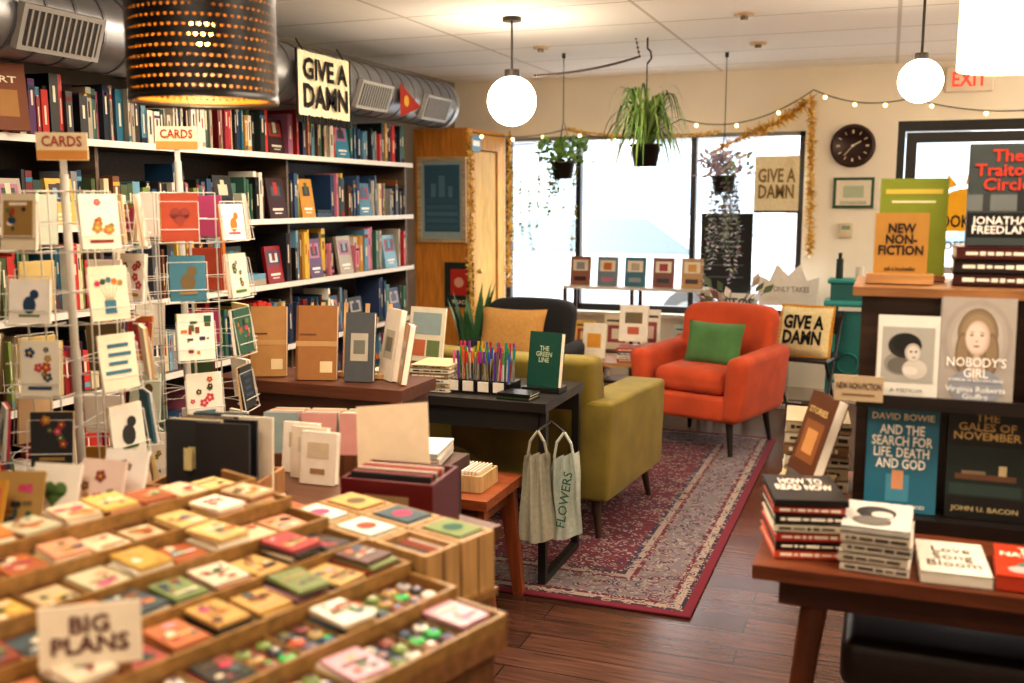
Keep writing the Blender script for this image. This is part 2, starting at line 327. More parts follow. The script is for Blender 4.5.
# ---------------------------------------------------------------- rug
def rug_mat():
    m,nt,bs=nmat('persian_rug');N=nt.nodes;K=nt.links
    tc=N.new('ShaderNodeTexCoord');ab=N.new('ShaderNodeVectorMath');ab.operation='ABSOLUTE';K.new(tc.outputs['Object'],ab.inputs[0])
    sp=N.new('ShaderNodeSeparateXYZ');K.new(ab.outputs[0],sp.inputs[0])
    def mth(op,a,b_):
        n=N.new('ShaderNodeMath');n.operation=op
        for i,v in enumerate((a,b_)):
            if v is None: continue
            if isinstance(v,(int,float)): n.inputs[i].default_value=v
            else: K.new(v,n.inputs[i])
        return n.outputs[0]
    dx=mth('SUBTRACT',1.0,sp.outputs[0]);dy=mth('SUBTRACT',1.46,sp.outputs[1]);d=mth('MINIMUM',dx,dy)
    def ramp(src,st,interp='CONSTANT'):
        r=N.new('ShaderNodeValToRGB');r.color_ramp.interpolation=interp;e=r.color_ramp.elements
        while len(e)>1:e.remove(e[-1])
        e[0].position=st[0][0];e[0].color=L(st[0][1])
        for p,c in st[1:]:
            q=e.new(p);q.color=L(c)
        K.new(src,r.inputs[0]);return r.outputs[0]
    band=ramp(d,[(0,'#6a2030'),(.035,'#2f2838'),(.05,'#95877c'),(.08,'#5a2430'),(.10,'#6d6468'),(.27,'#5a2430'),(.29,'#8a7c74'),(.32,'#342f42'),(.34,'#5e2a36')])
    def vor(sc,feat='F1'):
        v=N.new('ShaderNodeTexVoronoi');v.inputs['Scale'].default_value=sc;v.feature=feat;K.new(ab.outputs[0],v.inputs['Vector']);return v
    v1=vor(15);v2=vor(38)
    def mix(f,a,b_):
        n=N.new('ShaderNodeMix');n.data_type='RGBA';K.new(f,n.inputs[0])
        for i,v in ((6,a),(7,b_)):
            if isinstance(v,str): n.inputs[i].default_value=L(v)
            else: K.new(v,n.inputs[i])
        return n.outputs[2]
    motif=ramp(v2.outputs['Color'],[(0,'#84776e'),(.3,'#4d2230'),(.5,'#8d8280'),(.65,'#2c3048'),(.8,'#74424a')])
    ring=ramp(v1.outputs['Distance'],[(0,'#ffffff'),(.16,'#000000'),(.24,'#ffffff'),(.34,'#000000'),(.5,'#ffffff'),(.56,'#000000')])
    fine=ramp(v2.outputs['Distance'],[(0,'#ffffff'),(.3,'#000000')])
    c1=mix(ring,band,motif); c2=mix(fine,c1,mix(ring,'#8a7f7a','#402430'))
    edge=mth('GREATER_THAN',d,.035); c3=mix(edge,band,c2)
    K.new(c3,bs.inputs['Base Color']);bs.inputs['Roughness'].default_value=1
    no=N.new('ShaderNodeTexNoise');no.inputs['Scale'].default_value=400;K.new(tc.outputs['Object'],no.inputs['Vector'])
    bp=N.new('ShaderNodeBump');bp.inputs['Strength'].default_value=.5;bp.inputs['Distance'].default_value=.003;K.new(no.outputs['Fac'],bp.inputs['Height']);K.new(bp.outputs['Normal'],bs.inputs['Normal'])
    return m
b=B('patterned_rug'); b.rbox((-1.6,4.88,.006),(2.0,2.92,.011),.004,rug_mat(),'#ffffff',seg=2); b.build(origin=(-1.6,4.88,0))
# ---------------------------------------------------------------- armchairs
def armchair(name,x,y,rz,col,w,d,ha,hb,aw=.13,sh=.43,lh=.2,flare=.03,z0=.012,lc='#1d1512',legin=.1,br=.05,topw=.04,arch=.03):
    b=B(name); b.T=T(x,y,z0)@RZ(rz)
    b.rbox((0,-.01,(lh+sh-.08)/2),(w-.06,d-.07,sh-.08-lh),.03,VELVET,col)
    b.rbox((0,-.06,sh-.015),(w-2*aw+.005,d-.2,.13),.05,VELVET,col,cuts=3,seg=4,fn=lambda p:Vector((p.x,p.y,p.z+(.025*max(0,1-(p.x*2.4)**2)*max(0,1-(p.y*2.4)**2) if p.z>0 else 0))))
    def af(sg):
        def f(p):
            k=(p.z+(ha-lh)/2)/(ha-lh)
            return Vector((p.x*(1+.12*k)+sg*flare*k,p.y,p.z-.02*k*(-p.y/d)))
        return f
    for sg in(-1,1):
        b.rbox((sg*(w/2-aw/2),-.01,(lh+ha)/2),(aw,d-.02,ha-lh),br,VELVET,col,fn=af(sg),seg=5,cuts=2)
    def bf(p):
        k=(p.z+(hb-lh)/2)/(hb-lh)
        cv=.07*(abs(p.x)/(w/2))**2
        return Vector((p.x*(1+topw*k),p.y+.12*k-cv,p.z-arch*(abs(p.x)/(w/2))**4*k*1.6))
    b.rbox((0,d/2-.14,(hb+lh)/2),(w-aw*.8,.16,hb-lh),min(.065,br+.015),VELVET,col,cuts=6,fn=bf,seg=5)
    for sx in(-1,1):
        for sy in(-1,1):
            p=(sx*(w/2-legin),sy*(d/2-legin))
            b.cyl((p[0],p[1],lh+.02),(p[0]+sx*.03,p[1]+sy*.03,0),.024,.013,12,WOODY,lc)
    return b
b=armchair('orange_armchair',-.985,6.10,-17,'#b84c28',.70,.70,.60,.84,lh=.2,aw=.12,flare=.035); b.build()
b=B('green_throw_pillow'); b.pillow(.38,.28,.13,VELVET,'#4f7a48',T(-.965,6.08,.625)@RZ(-17)@RX(-16)); b.build()
b=armchair('olive_armchair',-1.54,4.52,175,'#7d6e2c',.97,.82,.61,.81,lh=.17,aw=.18,flare=0,lc='#3a2416',legin=.08,br=.02,arch=0,topw=0); b.build()
b=armchair('black_armchair',-2.15,5.78,-5,'#1c1c20',.66,.66,.6,.86,aw=.09); b.build()
b=B('mustard_throw_pillow'); b.pillow(.44,.34,.15,CLOTH,'#b0854a',T(-2.13,5.66,.68)@RZ(-5)@RX(-16)); b.build()
# ---------------------------------------------------------------- desk + bench
b=B('black_desk'); dk='#1e1d1c'
b.b2(-2.05,-1.18,3.5,4.0,.70,.735,WOOD,'#2a2623')
for x in(-2.02,-1.20):
    b.b2(x-.015,x+.015,3.52,3.55,.012,.7,METAL,dk); b.b2(x-.015,x+.015,3.95,3.98,.012,.7,METAL,dk); b.b2(x-.015,x+.015,3.55,3.95,.012,.04,METAL,dk)
b.b2(-2.0,-1.21,3.52,3.54,.62,.70,METAL,dk); b.b2(-2.0,-1.21,3.955,3.975,.62,.70,METAL,dk); b.build()
b=B('wooden_bench'); wc='#8c4a26'
b.b2(-2.1,-1.26,3.10,3.48,.425,.46,WOOD,wc); b.b2(-2.05,-1.30,3.12,3.14,.36,.425,WOOD,'#6c3a20'); b.b2(-2.05,-1.30,3.42,3.44,.36,.425,WOOD,'#6c3a20'); b.b2(-1.32,-1.30,3.14,3.42,.36,.425,WOOD,'#6c3a20')
for x,sx in((-2.05,-1),(-1.31,1)):
    for y in(3.14,3.43):
        b.add([(x-.03,y-.02,.43),(x+.03,y-.02,.43),(x+.03,y+.02,.43),(x-.03,y+.02,.43),(x+sx*.05-.02,y-.015,.0),(x+sx*.05+.02,y-.015,.0),(x+sx*.05+.02,y+.015,.0),(x+sx*.05-.02,y+.015,.0)],[(0,1,2,3),(4,7,6,5),(0,4,5,1),(1,5,6,2),(2,6,7,3),(3,7,4,0)],WOODY,wc)
b.build()
b=B('card_box'); b.T=T(-1.43,3.27,.461)
for a in(-.11,.11): b.box((a,0,.03),(.008,.16,.06),WOODY,'#c9a878')
for y in(-.08,.08): b.box((0,y,.03),(.22,.008,.06),WOODY,'#c9a878')
b.box((0,0,.004),(.22,.16,.006),WOODY,'#c9a878')
for i in range(14): b.box((-.095+i*.0145,0,.04),(.006,.14,.065),PAPER,random.choice(['#efe8da','#e2d4be','#cfd8d2','#e8c8b8']))
b.build()
b=B('magazine_stack'); b.stack(-1.72,3.28,.461,5,.2,.28,['#e8e2d4','#b4c4c8','#efe6d2'],6,t=(.006,.01),lab=False); b.build()
b=B('stacked_paperbacks'); b.stack(-1.70,3.66,.737,6,.17,.2,['#e8ddc6','#c8b48c','#efe8d8','#a08458'],4,t=(.012,.02)); b.stack(-1.91,3.68,.737,4,.15,.2,['#f0eadc','#cfc4a8'],-4,t=(.012,.02)); b.build()
b=B('marker_rack'); b.T=T(-1.50,3.68,.737)
b.box((0,0,.02),(.26,.13,.04),METAL,'#1c1c1c')
for i in range(13):
    for j in range(3):
        x=-.115+i*.019; y=-.04+j*.035; z=.03+j*.015; c=random.choice(['#b82a5a','#c8602c','#3a8a4a','#2f55aa','#8a3098','#c8a02c','#288a84','#b0282c','#5c3490','#c86088'])
        q=U(-.01,.01); b.cyl((x,y,.02),(x+q,y+.01,z+.085),.004,n=8,mat=GLOSS,col=random.choice(['#8a8680','#2a2a2a','#c8c0b4',c])); b.cyl((x+q,y+.01,z+.083),(x+q*1.4,y+.014,z+.13),.0055,n=8,mat=GLOSS,col=c)
for i in range(4): b.box((-.1+i*.065,-.095,.03),(.045,.004,.04),PAPER,'#e0d8c8'); b.box((-.1+i*.065,-.09,.028),(.062,.004,.056),METAL,'#1a1a1a')
b.build()
b=B('green_hardcover_book'); b.book(T(-1.27,3.72,.757)@RZ(-14)@RX(-8),.15,.22,.03,'#1f4f42',[('THE\nGREEN\nLINE',.6,.3,.5,'#b8c4a4')]); b.box((-1.27,3.75,.747),(.16,.1,.018),METAL,'#1c1c1c'); b.build()
b=B('leather_notebooks'); b.stack(-1.32,3.58,.737,2,.14,.1,['#3a4a30','#202020'],-5,t=(.01,.014),lab=False); b.build()
b=B('greeting_card_stand'); b.T=T(-1.88,3.90,.737)@RZ(-10)
b.box((0,0,.01),(.2,.1,.02),WOOD,'#7a5234'); b.box((-.06,.05,.13),(.012,.012,.24),METAL,'#222222'); b.book(T(0,0,.06)@RX(-10),.19,.24,.01,'#d8cfb8',[],[(.1,.9,.5,.9,'#8fa0a0'),(.1,.5,.1,.4,'#b86a48'),(.55,.9,.1,.4,'#6c7c50')]); b.build()
b=B('hanging_tote_bags')
def bag(x,y,z1,w,h,col,ph,txt=None):
    N=18; vs=[];fs=[]
    for i in range(N+1):
        for j in range(11):
            u=-1+2*i/N; v=j/10
            ww=w/2*(1-.3*v**2)*(1+.05*math.sin(v*7+ph))
            vs.append((x+u*ww,y+.016*math.sin(u*9+ph+v*2)*(.4+v)+(.02*(1-abs(u)))*(-1)*(1-v),z1-h+h*v+.02*u*math.sin(ph)-.015*(1-abs(u))*(1-v)))
    for i in range(N):
        for j in range(10):
            a=i*11+j; fs.append((a,a+11,a+12,a+1))
    b.add(vs,fs,CLOTH,col,None,True)
    b.add([(p[0],p[1]+.014,p[2]) for p in vs],fs,CLOTH,col,None,True)
    b.tube([(x-w*.28,y,z1-.01),(x-w*.2,y-.005,z1+.05),(x,y,z1+.09),(x+w*.2,y-.005,z1+.05),(x+w*.28,y,z1-.01)],.006,6,CLOTH,col)
    if txt: b.text(txt,T(x+.015,y-.046,z1-h*.5)@RX(90)@RZ(82),h*.7,w*.25,CLOTH,'#3c6450',.01)
bag(-1.19,3.44,.555,.14,.33,'#a8a592',.5); bag(-1.095,3.47,.55,.14,.31,'#b8c0b4',2.1,'FLOWERS')
b.cyl((-1.19,3.44,.645),(-1.17,3.54,.66),.005,n=6,mat=METAL,col='#222222'); b.cyl((-1.095,3.47,.64),(-1.17,3.54,.66),.005,n=6,mat=METAL,col='#222222')
b.build()
# ---------------------------------------------------------------- mid display (kraft notebooks)
b=B('notebook_display_table'); wc='#4e2d20'
b.b2(-2.15,-1.42,2.78,3.04,.86,.9,WOOD,'#5c3524'); b.b2(-2.13,-1.44,2.8,3.02,.02,.86,WOOD,wc)
for x in(-2.1,-1.48):
    for y in(2.82,2.98): b.b2(x-.02,x+.02,y-.02,y+.02,0,.02,WOOD,wc)
b.build()
b=B('kraft_notebooks'); K_='#94663a'
for (x,y,w,h,c,rz) in [(-2.07,2.90,.12,.23,K_,30),(-1.96,2.84,.13,.24,'#a67c4a',22),(-1.77,2.84,.14,.25,K_,16),(-1.62,2.86,.10,.23,'#4c5054',10),(-1.56,2.93,.12,.24,'#d6cbbb',-40),(-1.48,2.88,.08,.2,'#a07448',-55)]:
    M=T(x,y,.903)@RZ(rz)@RX(-10); b.book(M,w,h,.022,c,[],[(.0,.06,0,1,'#6a4628'),(.0,1,.45,.52,'#b08a5c'),(.6,.9,.1,.25,'#d2bd94'),(.1,.5,.6,.62,'#6a4628')] if c in(K_,'#a67c4a') else [(.2,.8,.3,.7,'#a8a090'),(.3,.7,.4,.6,'#6a6a60')])
b.build()
b=B('wooden_easel')
for (x,y,rz) in [(-1.76,2.935,16),(-1.6,2.945,10)]:
    M=T(x,y,.9)@RZ(rz); b.box((-.04,0,.13),(.012,.012,.25),WOODY,'#c8a070',M@RX(-12)); b.box((.04,0,.13),(.012,.012,.25),WOODY,'#c8a070',M@RX(-12)); b.box((0,.0,.01),(.14,.03,.015),WOODY,'#c8a070',M)
b.build()
# ---------------------------------------------------------------- card spinner racks
CC=['#f1eadb','#e9dcc2','#f5f0e6','#efe1c8','#dcd6c6','#e8d0c2','#cfd8c8','#dcc484','#f0ece0','#c8a878','#d8b890']
BC=['#b83a5c','#b8862c','#2f5a48','#a8482f','#2a4562','#7a4a2c','#5c7c42','#c8742f','#2a2a2a','#a08048','#b84a76','#3f7488','#8c3e34','#6a5a3a','#48603a']
def flower(b,F,x,y,s,c,z=.001):
    for i in range(5):
        a=i*1.2566+x*50; b.disc((x+s*.6*math.cos(a),y+s*.6*math.sin(a),z),s*.42,PAPER,c,F,6)
    b.disc((x,y,z+.0005),s*.3,PAPER,'#d8b048',F,6)
def card(b,M,w=.105,h=.145):
    """greeting card, bottom centre at origin, facing -Y"""
    c=random.choice(CC) if R()<.78 else random.choice(BC)
    b.box((0,.003,h/2),(w,.006,h),PAPER,c,M)
    F=M@RX(90); k=random.choice([0,0,1,1,2,2,3,4,5,6]); c2=random.choice(BC)
    if k==0:
        for i in range(7): flower(b,F,U(-.35,.35)*w,U(.3,.88)*h,w*U(.07,.15),random.choice(BC),.0008+.0002*i)
        b.box((0,-.0005,h*.14),(w*.6,.001,h*.06),PAPER,c2,M)
    elif k==1:
        b.box((0,-.0006,h*.55),(w*.82,.001,h*.66),PAPER,c2,M)
        for i in range(7): b.disc((U(-.28,.28)*w,U(.32,.75)*h,.0014+.0002*i),w*U(.04,.12),PAPER,random.choice(CC+BC),F,7,U(.5,1.4))
        b.box((0,-.0016,h*.82),(w*.5,.001,h*.05),PAPER,'#f0e8d8',M)
    elif k==2:
        for i in range(14): b.box((U(-.34,.34)*w,-.0004-.0001*i,U(.16,.88)*h),(w*U(.05,.2),.001,h*U(.03,.14)),PAPER,random.choice(BC),M)
    elif k==3:
        for i in range(4): b.box((U(-.05,.05)*w,-.0006,h*(.8-.16*i)),(w*U(.4,.75),.001,h*.07),PAPER,c2,M)
    elif k==4:
        b.disc((-w*.12,h*.58,.0012),w*.15,PAPER,c2,F,10); b.disc((w*.12,h*.58,.0012),w*.15,PAPER,c2,F,10)
        b.add([(-w*.26,h*.55,.0012),(0,h*.3,.0012),(w*.26,h*.55,.0012)],[(0,1,2)],PAPER,c2,F)
    elif k==5:
        b.box((0,-.0006,h*.25),(w*.3,.001,h*.25),PAPER,c2,M)
        for i in range(5): b.add([(-.001+(i-2)*.003,h*.35,.001),(.001+(i-2)*.003,h*.35,.001),((i-2)*w*.15,h*.75,.001)],[(0,1,2)],PAPER,'#48603a',F); b.disc(((i-2)*w*.15,h*(.75-.03*abs(i-2)),.0015),w*.08,PAPER,random.choice(BC),F,6)
    else:
        b.disc((0,h*.42,.0010),h*.2,PAPER,c2,F,12,.8); b.disc((w*.12,h*.66,.0012),h*.11,PAPER,c2,F,10); b.box((0,-.0012,h*.18),(w*.5,.001,h*.05),PAPER,random.choice(BC),M)
def rack(name,x,y,ph,np_=6,rad=.165,tiers=8,ztop=1.385,sp=.165,zs=1.57,zr=1.52):
    b=B(name); b.T=T(x,y,0); wc='#cfccc4'; wr=.0014
    b.cyl((0,0,.03),(0,0,zs),.010,n=10,mat=METAL,col=wc); b.cyl((0,0,0),(0,0,.03),.2,n=28,mat=METAL,col='#b8b4ac')
    def ring(r,z,rr=wr): b.tube([(r*math.cos(a*math.pi/12),r*math.sin(a*math.pi/12),z) for a in range(25)],rr,5,METAL,wc)
    for t in range(tiers):
        z=ztop-t*sp
        ring(rad-.012,z-.004)
        for i in range(np_):
            a=ph+360/np_*i+t*5; M=RZ(a)@T(0,-rad,z)
            for sx in(-1,1):
                b.cyl((sx*.052,-.018,0),(sx*.052,.0,.11),wr,n=5,mat=METAL,col=wc,M=M); b.cyl((sx*.052,-.018,0),(sx*.052,.05,0),wr,n=5,mat=METAL,col=wc,M=M)
            for zz in(0,.035): b.cyl((-.052,-.02,zz),(.052,-.02,zz),wr,n=5,mat=METAL,col=wc,M=M)
            b.cyl((-.052,0,.11),(.052,0,.11),wr,n=5,mat=METAL,col=wc,M=M)
            b.cyl((0,.012,.06),(0,rad,.06),wr,n=5,mat=METAL,col=wc,M=M)
            if R()<.94:
                w,h=random.choice([(.095,.125),(.098,.13),(.1,.1),(.09,.125)])
                for q in range(2): card(b,M@T(U(-.004,.004),-.012+.008*q,.004)@RX(-6+q),w,h)
    for i in range(np_):
        a=math.radians(ph+360/np_*(i+.5)); r=rad*.6
        b.cyl((r*math.cos(a),r*math.sin(a),ztop-(tiers-1)*sp-.03),(r*math.cos(a),r*math.sin(a),zr),.002,n=6,mat=METAL,col=wc)
        b.cyl((0,0,zr),(r*math.cos(a),r*math.sin(a),zr),.002,n=6,mat=METAL,col=wc)
    M=T(0,0,zs)@RZ(30)
    b.box((0,0,.02),(.015,.004,.05),METAL,wc,M); b.box((0,0,.065),(.115,.006,.065),PAPER,'#f0e0bc',M); b.box((0,-.0035,.045),(.115,.001,.022),PAPER,'#d89850',M)
    b.text('CARDS',M@T(0,-.0045,.077)@RX(90),.09,.025,PAPER,'#a8402a')
    b.build()
rack('card_spinner_rack',-1.84,1.87,8,zs=1.56); rack('card_spinner_rack',-1.92,2.38,-14,np_=7,rad=.18,zs=1.61)
# ---------------------------------------------------------------- foreground sticker display
O=Vector((-.54,1.38)); ANG=math.degrees(math.atan2(.31,.95))
FM=T(O.x,O.y,0)@RZ(90-ANG)      # local x = away along stand, y = to the left
TW=.105; NT=7; TZ0=.845; TS=.018
b=B('sticker_display_stand'); b.T=FM
LW='#7e5836'; LR='#94703f'
b.b2(-1.0,0,.01,NT*TW,.0,.79,WOOD,'#6e4a2e')
for i in range(NT):
    z=TZ0+TS*i; n0=TW*i
    b.b2(-1.02,0.02,n0,n0+TW,z-.05,z-.014,WOOD,LW)
    b.b2(-1.02,0.02,n0,n0+.007,z-.014,z+.008,WOOD,LR)
    b.b2(.012,.02,n0+.007,n0+TW,z-.014,z+.008,WOOD,LR)
    for k in range(14): b.b2(-.072*k-.074,-.072*k-.071,n0+.007,n0+TW,z-.014,z+.003,WOOD,LR)
b.build()
b=B('sticker_packs'); b.T=FM
SPU=['#e9dcc0','#f2ead8','#c88040','#c8a050','#e0c080','#d89a78','#c8c0a0','#dcc070','#c9b08a','#e0b8a4','#f0e4cc','#e8c8a4','#a8603c']
SPL=['#8a4a3a','#4a5a60','#e4d4b8','#a0663a','#b87048','#7c8a58','#3a3430','#a84a4a','#e0d8c8','#c8a060','#5a3a34','#c898a0','#3a505c']
for i in range(NT):
    z=TZ0+TS*i; n0=TW*i; SP=SPU if i>3 else SPL
    for k in range(13):
        x=-.072*k-.036
        base=z-.013
        if i<2 and (k+i)%3!=0:
            b.box((x,n0+.056,base+.004),(.062,.086,.008),PAPER,random.choice(SPL+['#d8ccb8','#c8b89a']),None); continue
        for q in range(random.randint(2,6)):
            c=random.choice(SP); w=U(.054,.064); d=U(.078,.092); M=T(x+U(-.003,.003),n0+.056+U(-.004,.004),base)@RZ(U(-7,7))
            b.box((0,0,.003),(w,d,.006),PAPER if R()<.5 else GLOSS,c,M); base+=.0065
        for q in range(random.randint(5,10)):
            b.disc((U(-.32,.32)*w,U(-.36,.36)*d,.0062+.0002*q),U(.003,.011),GLOSS,random.choice(BC+SP),M,8,U(.6,1.5))
        b.box((0,U(-.3,.3)*d,.0074),(w*.7,.005,.0006),PAPER,random.choice(CC+BC),M)
b.build()
b=B('button_pins'); b.T=FM
PC=['#8a5048','#d8d0c0','#7a8a4a','#4ac060','#5a5048','#3a5a7a','#c8603c','#a8a098','#2c2c30','#e0d8c8','#b89a60','#705a68','#986858']
for i in range(2):
    for k in range(13):
        if (k+i)%3==0: continue
        for q in range(6):
            x=-.072*k-.036+(-.017 if q%2 else .017)+U(-.002,.002); y=TW*i+.028+.028*(q//2)
            M=T(x,y,TZ0+TS*i-.003)@RX(U(-8,8))
            b.lathe((0,0,-.002),[(.0001,.009),(.008,.0085),(.012,.006),(.0135,.003),(.012,.001)],12,GLOSS,random.choice(PC),M)
            b.disc((0,0,.0076),.006,GLOSS,random.choice(PC),M,8)
b.build()
def crate(b,x0,x1,y0,y1,z0,z1,col,grooves=True):
    t=.009
    b.b2(x0,x1,y0,y1,z0,z0+t,WOOD,col)
    b.b2(x0,x0+t,y0,y1,z0+t,z1,WOODY,col); b.b2(x1-t,x1,y0,y1,z0+t,z1,WOODY,col); b.b2(x0+t,x1-t,y0,y0+t,z0+t,z1,WOODY,col); b.b2(x0+t,x1-t,y1-t,y1,z0+t,z1,WOODY,col)
    if grooves:
        n=max(2,int((x1-x0)/.03))
        for i in range(1,n): xx=x0+(x1-x0)*i/n; b.b2(xx-.0015,xx+.0015,y0-.001,y0,z0,z1,WOODY,'#5a3e24')
CN=.185
b=B('card_crate_cabinet'); b.T=FM; b.b2(.03,.21,CN,CN+.39,.0,.775,WOODY,'#7a5634'); b.b2(.025,.215,CN-.005,CN+.393,.775,.79,WOOD,'#8e683e')
for i in range(1,5): b.b2(.03+.036*i-.0015,.03+.036*i+.0015,CN-.002,CN,.02,.76,WOODY,'#4a321e')
b.build()
b=B('wooden_card_crates'); b.T=FM
for i,(x0,x1) in enumerate([(.03,.115),(.122,.21)]):
    for j in range(3):
        y0=CN+j*.13
        crate(b,x0,x1,y0,y0+.125,.791,.900,'#b08a58')
        for q in range(7): b.box((x0+.014+q*.0095,y0+.062,.845),(.004,.1,.09),PAPER,random.choice(CC+SPL))
        if j!=0 or i==1:
            for q in range(3): b.box(((x0+x1)/2,y0+.062,.892+.005*q),(.065,.09,.004),PAPER,random.choice(SPL+CC))
            b.disc(((x0+x1)/2,y0+.062,.9047),.02,PAPER,random.choice(BC),None,10)
b.build()
b=B('card_table'); b.T=FM; b.b2(.03,.50,.595,1.14,.77,.80,WOOD,'#5c3a26')
for x in(.06,.47):
    for y in(.625,1.11): b.b2(x-.02,x+.02,y-.02,y+.02,0,.77,WOOD,'#4c3020')
b.b2(.05,.48,.61,1.12,.35,.37,WOOD,'#5a3822'); b.build()
b=B('pedestal_table'); b.T=FM; b.b2(.225,.47,.38,.59,.77,.80,WOOD,'#5c3a26'); b.b2(.33,.38,.46,.51,.04,.77,WOOD,'#4c3020'); b.b2(.24,.46,.39,.58,.0,.04,WOOD,'#4c3020'); b.build()
b=B('red_recipe_box'); b.T=FM@T(.33,.545,.801)@RZ(-68)
for a in(-1,1): b.box((a*.10,0,.06),(.008,.15,.12),GLOSS,'#54121a')
b.box((0,-.075,.06),(.208,.008,.12),GLOSS,'#60161e'); b.box((0,.075,.06),(.208,.008,.12),GLOSS,'#54121a'); b.box((0,0,.004),(.2,.15,.008),GLOSS,'#4a1418')
b.box((0,-.0795,.08),(.1,.001,.02),PAPER,'#a08460')
for q in range(7): b.box((0,-.055+q*.013,.07),(.18,.006,.12),PAPER,random.choice(['#c8b8a4','#3a3030','#a05048','#2a2424']))
b.box((-.05,.085,.19),(.175,.006,.16),PAPER,'#e4d0b2',RX(-14)@RY(-7)); b.build()
b=B('white_card_pack')
for i in range(3): b.book(FM@T(.42+.02*i,.93+.06*i,.802)@RZ(-70)@RX(-8),.10,.13,.02,['#e4dacc','#dccfbe','#e8e0d4'][i],[],[(.2,.8,.5,.8,'#c8b8a0'),(.3,.7,.2,.3,'#9a7a5c')])
b.build()
b=B('greeting_card_tray'); b.T=FM@T(.17,.98,.801)@RZ(-64)
crate(b,-.12,.12,-.1,.1,0,.07,'#a0744a')
for q in range(9):
    c=['#2a2a2c','#34383a','#c9b896','#26282c','#6b5a44','#2c2e30','#e6dcc8','#3a4a50','#20242a'][q]
    b.box((U(-.01,.01)+(.05 if q%3==0 else -.03),-.075+q*.018,.11),(.13,.008,.19),GLOSS,c,RX(-4))
    b.box((-.03,-.08+q*.018,.12),(.02,.001,.05),PAPER,'#d8c890',RX(-4))
b.build()
b=B('envelope_stack'); b.T=FM
for k in range(4): b.box((.12+.02*k,.72+.035*k,.804+.006*k),(.13,.17,.006),PAPER,['#d8a860','#efe4cc','#c8b89c','#b8603c'][k])
b.stack(.12,.76,.829,3,.1,.13,['#3a3a38','#c89a50','#e8dcc8'],60,t=(.008,.012),lab=False)
b.build()
b=B('big_plans_sign'); M=T(-.945,.955,.878)@RZ(36)
b.box((0,.0,.06),(.125,.006,.08),PAPER,'#dccdb4',M@RX(-8)); b.box((0,.015,.01),(.1,.04,.02),WOOD,'#8a5f3c',M)
b.text('BIG\nPLANS',M@RX(-8)@T(0,-.0045,.062)@RX(90),.095,.05,PAPER,'#5a342a',.03); b.build()
b=B('postcard_ledge'); b.T=FM@T(-.45,.90,.0)
b.b2(-.5,.42,-.14,.16,.0,.88,WOOD,'#6a4a30')
for k in range(12): card(b,T(-.45+.07*k,U(-.06,.04),.885)@RZ(-60+U(-8,8))@RX(-20),.1,.12)
for k in range(7): b.stack(-.4+.12*k,-.09,.881,3,.07,.09,[random.choice(SPU) for _ in range(3)],U(0,90),t=(.005,.009),lab=False)
b.build()
# ---------------------------------------------------------------- side display table (papers)
b=B('side_display_table'); b.b2(-1.66,-1.16,2.22,2.72,.70,.735,WOOD,'#4a2c20')
for x in(-1.62,-1.20):
    for y in(2.26,2.68): b.b2(x-.02,x+.02,y-.02,y+.02,0,.70,WOOD,'#3a2218')
b.build()
b=B('zine_stack'); b.stack(-1.27,2.6,.737,5,.16,.2,['#e9e4d8','#cdd4d2','#e2cfc0'],12,t=(.005,.009),lab=False); b.stack(-1.45,2.6,.737,7,.14,.18,['#d8cfc0','#b8a890','#efe8da'],-5,t=(.008,.014),lab=False); b.build()
b=B('card_display_box'); b.T=T(-1.46,2.38,.737)@RZ(15); crate(b,-.17,.17,-.08,.08,0,.07,'#6a4028')
for q in range(7):
    for p in(-1,0,1): b.box((p*.108,-.06+q*.018,.1),(.098,.006,.15),PAPER,random.choice(['#dcc8a4','#c89050','#d6cebe','#a49478','#b8a890','#c89088','#8a9a98']),RX(-5))
b.build()
# ---------------------------------------------------------------- right-hand table
b=B('book_display_table'); b.b2(-.23,1.15,2.03,2.86,.72,.75,WOOD,'#6e3a20')
b.b2(-.18,1.1,2.09,2.11,.65,.72,WOOD,'#4c2817'); b.b2(-.18,1.1,2.8,2.82,.65,.72,WOOD,'#4c2817'); b.b2(-.18,-.16,2.11,2.8,.65,.72,WOOD,'#4c2817')
for x,sx in((-.10,-1),(1.02,1)):
    for y in(2.13,2.77): b.cyl((x,y,.72),(x+sx*.08,y+(-.05 if y<2.4 else .05),0),.03,.015,14,WOODY,'#5c301a')
b.build()
b=B('leather_bench'); b.rbox((.52,2.48,.46),(1.15,.46,.12),.03,LEATHER,'#2a1e1a',seg=3); b.b2(-.02,1.06,2.29,2.68,.33,.40,WOOD,'#3a241a')
for x in(.02,1.02):
    for y in(2.32,2.65): b.b2(x-.02,x+.02,y-.02,y+.02,0,.33,WOOD,'#3a241a')
b.build()
b=B('book_riser_shelf'); wc='#5c3a26'
b.b2(-.05,.85,2.47,2.5,.752,1.28,WOOD,'#3e281c'); b.b2(-.05,-.03,2.5,2.78,.752,1.28,WOOD,wc); b.b2(.83,.85,2.5,2.78,.752,1.28,WOOD,wc)
b.b2(-.07,.87,2.44,2.8,1.28,1.30,WOOD,'#94663e'); b.b2(-.05,.85,2.36,2.47,1.035,1.05,WOOD,'#1f1714'); b.b2(-.05,.85,2.352,2.36,1.035,1.065,WOOD,'#1f1714')
b.b2(-.05,.85,2.36,2.47,.752,.782,WOOD,'#1f1714'); b.build()
M1=T(.197,2.392,1.052)@RX(-7); b=B('nobodys_girl_book'); w,h=.153,.235; b.book(M1,w,h,.03,'#a59c92'); F=M1@RX(90)
def ell(cx,cy,rx,ry,c,z,n=28): b.disc((cx*w,cy*h,z),ry*h,GLOSS,c,F,n,rx*w/(ry*h))
z=.0010
for k,c in enumerate(['#9f958a','#a89e93','#b2a89d','#b9afa4']): ell(.0,.6,.46-.06*k,.38-.05*k,c,z+.0001*k)
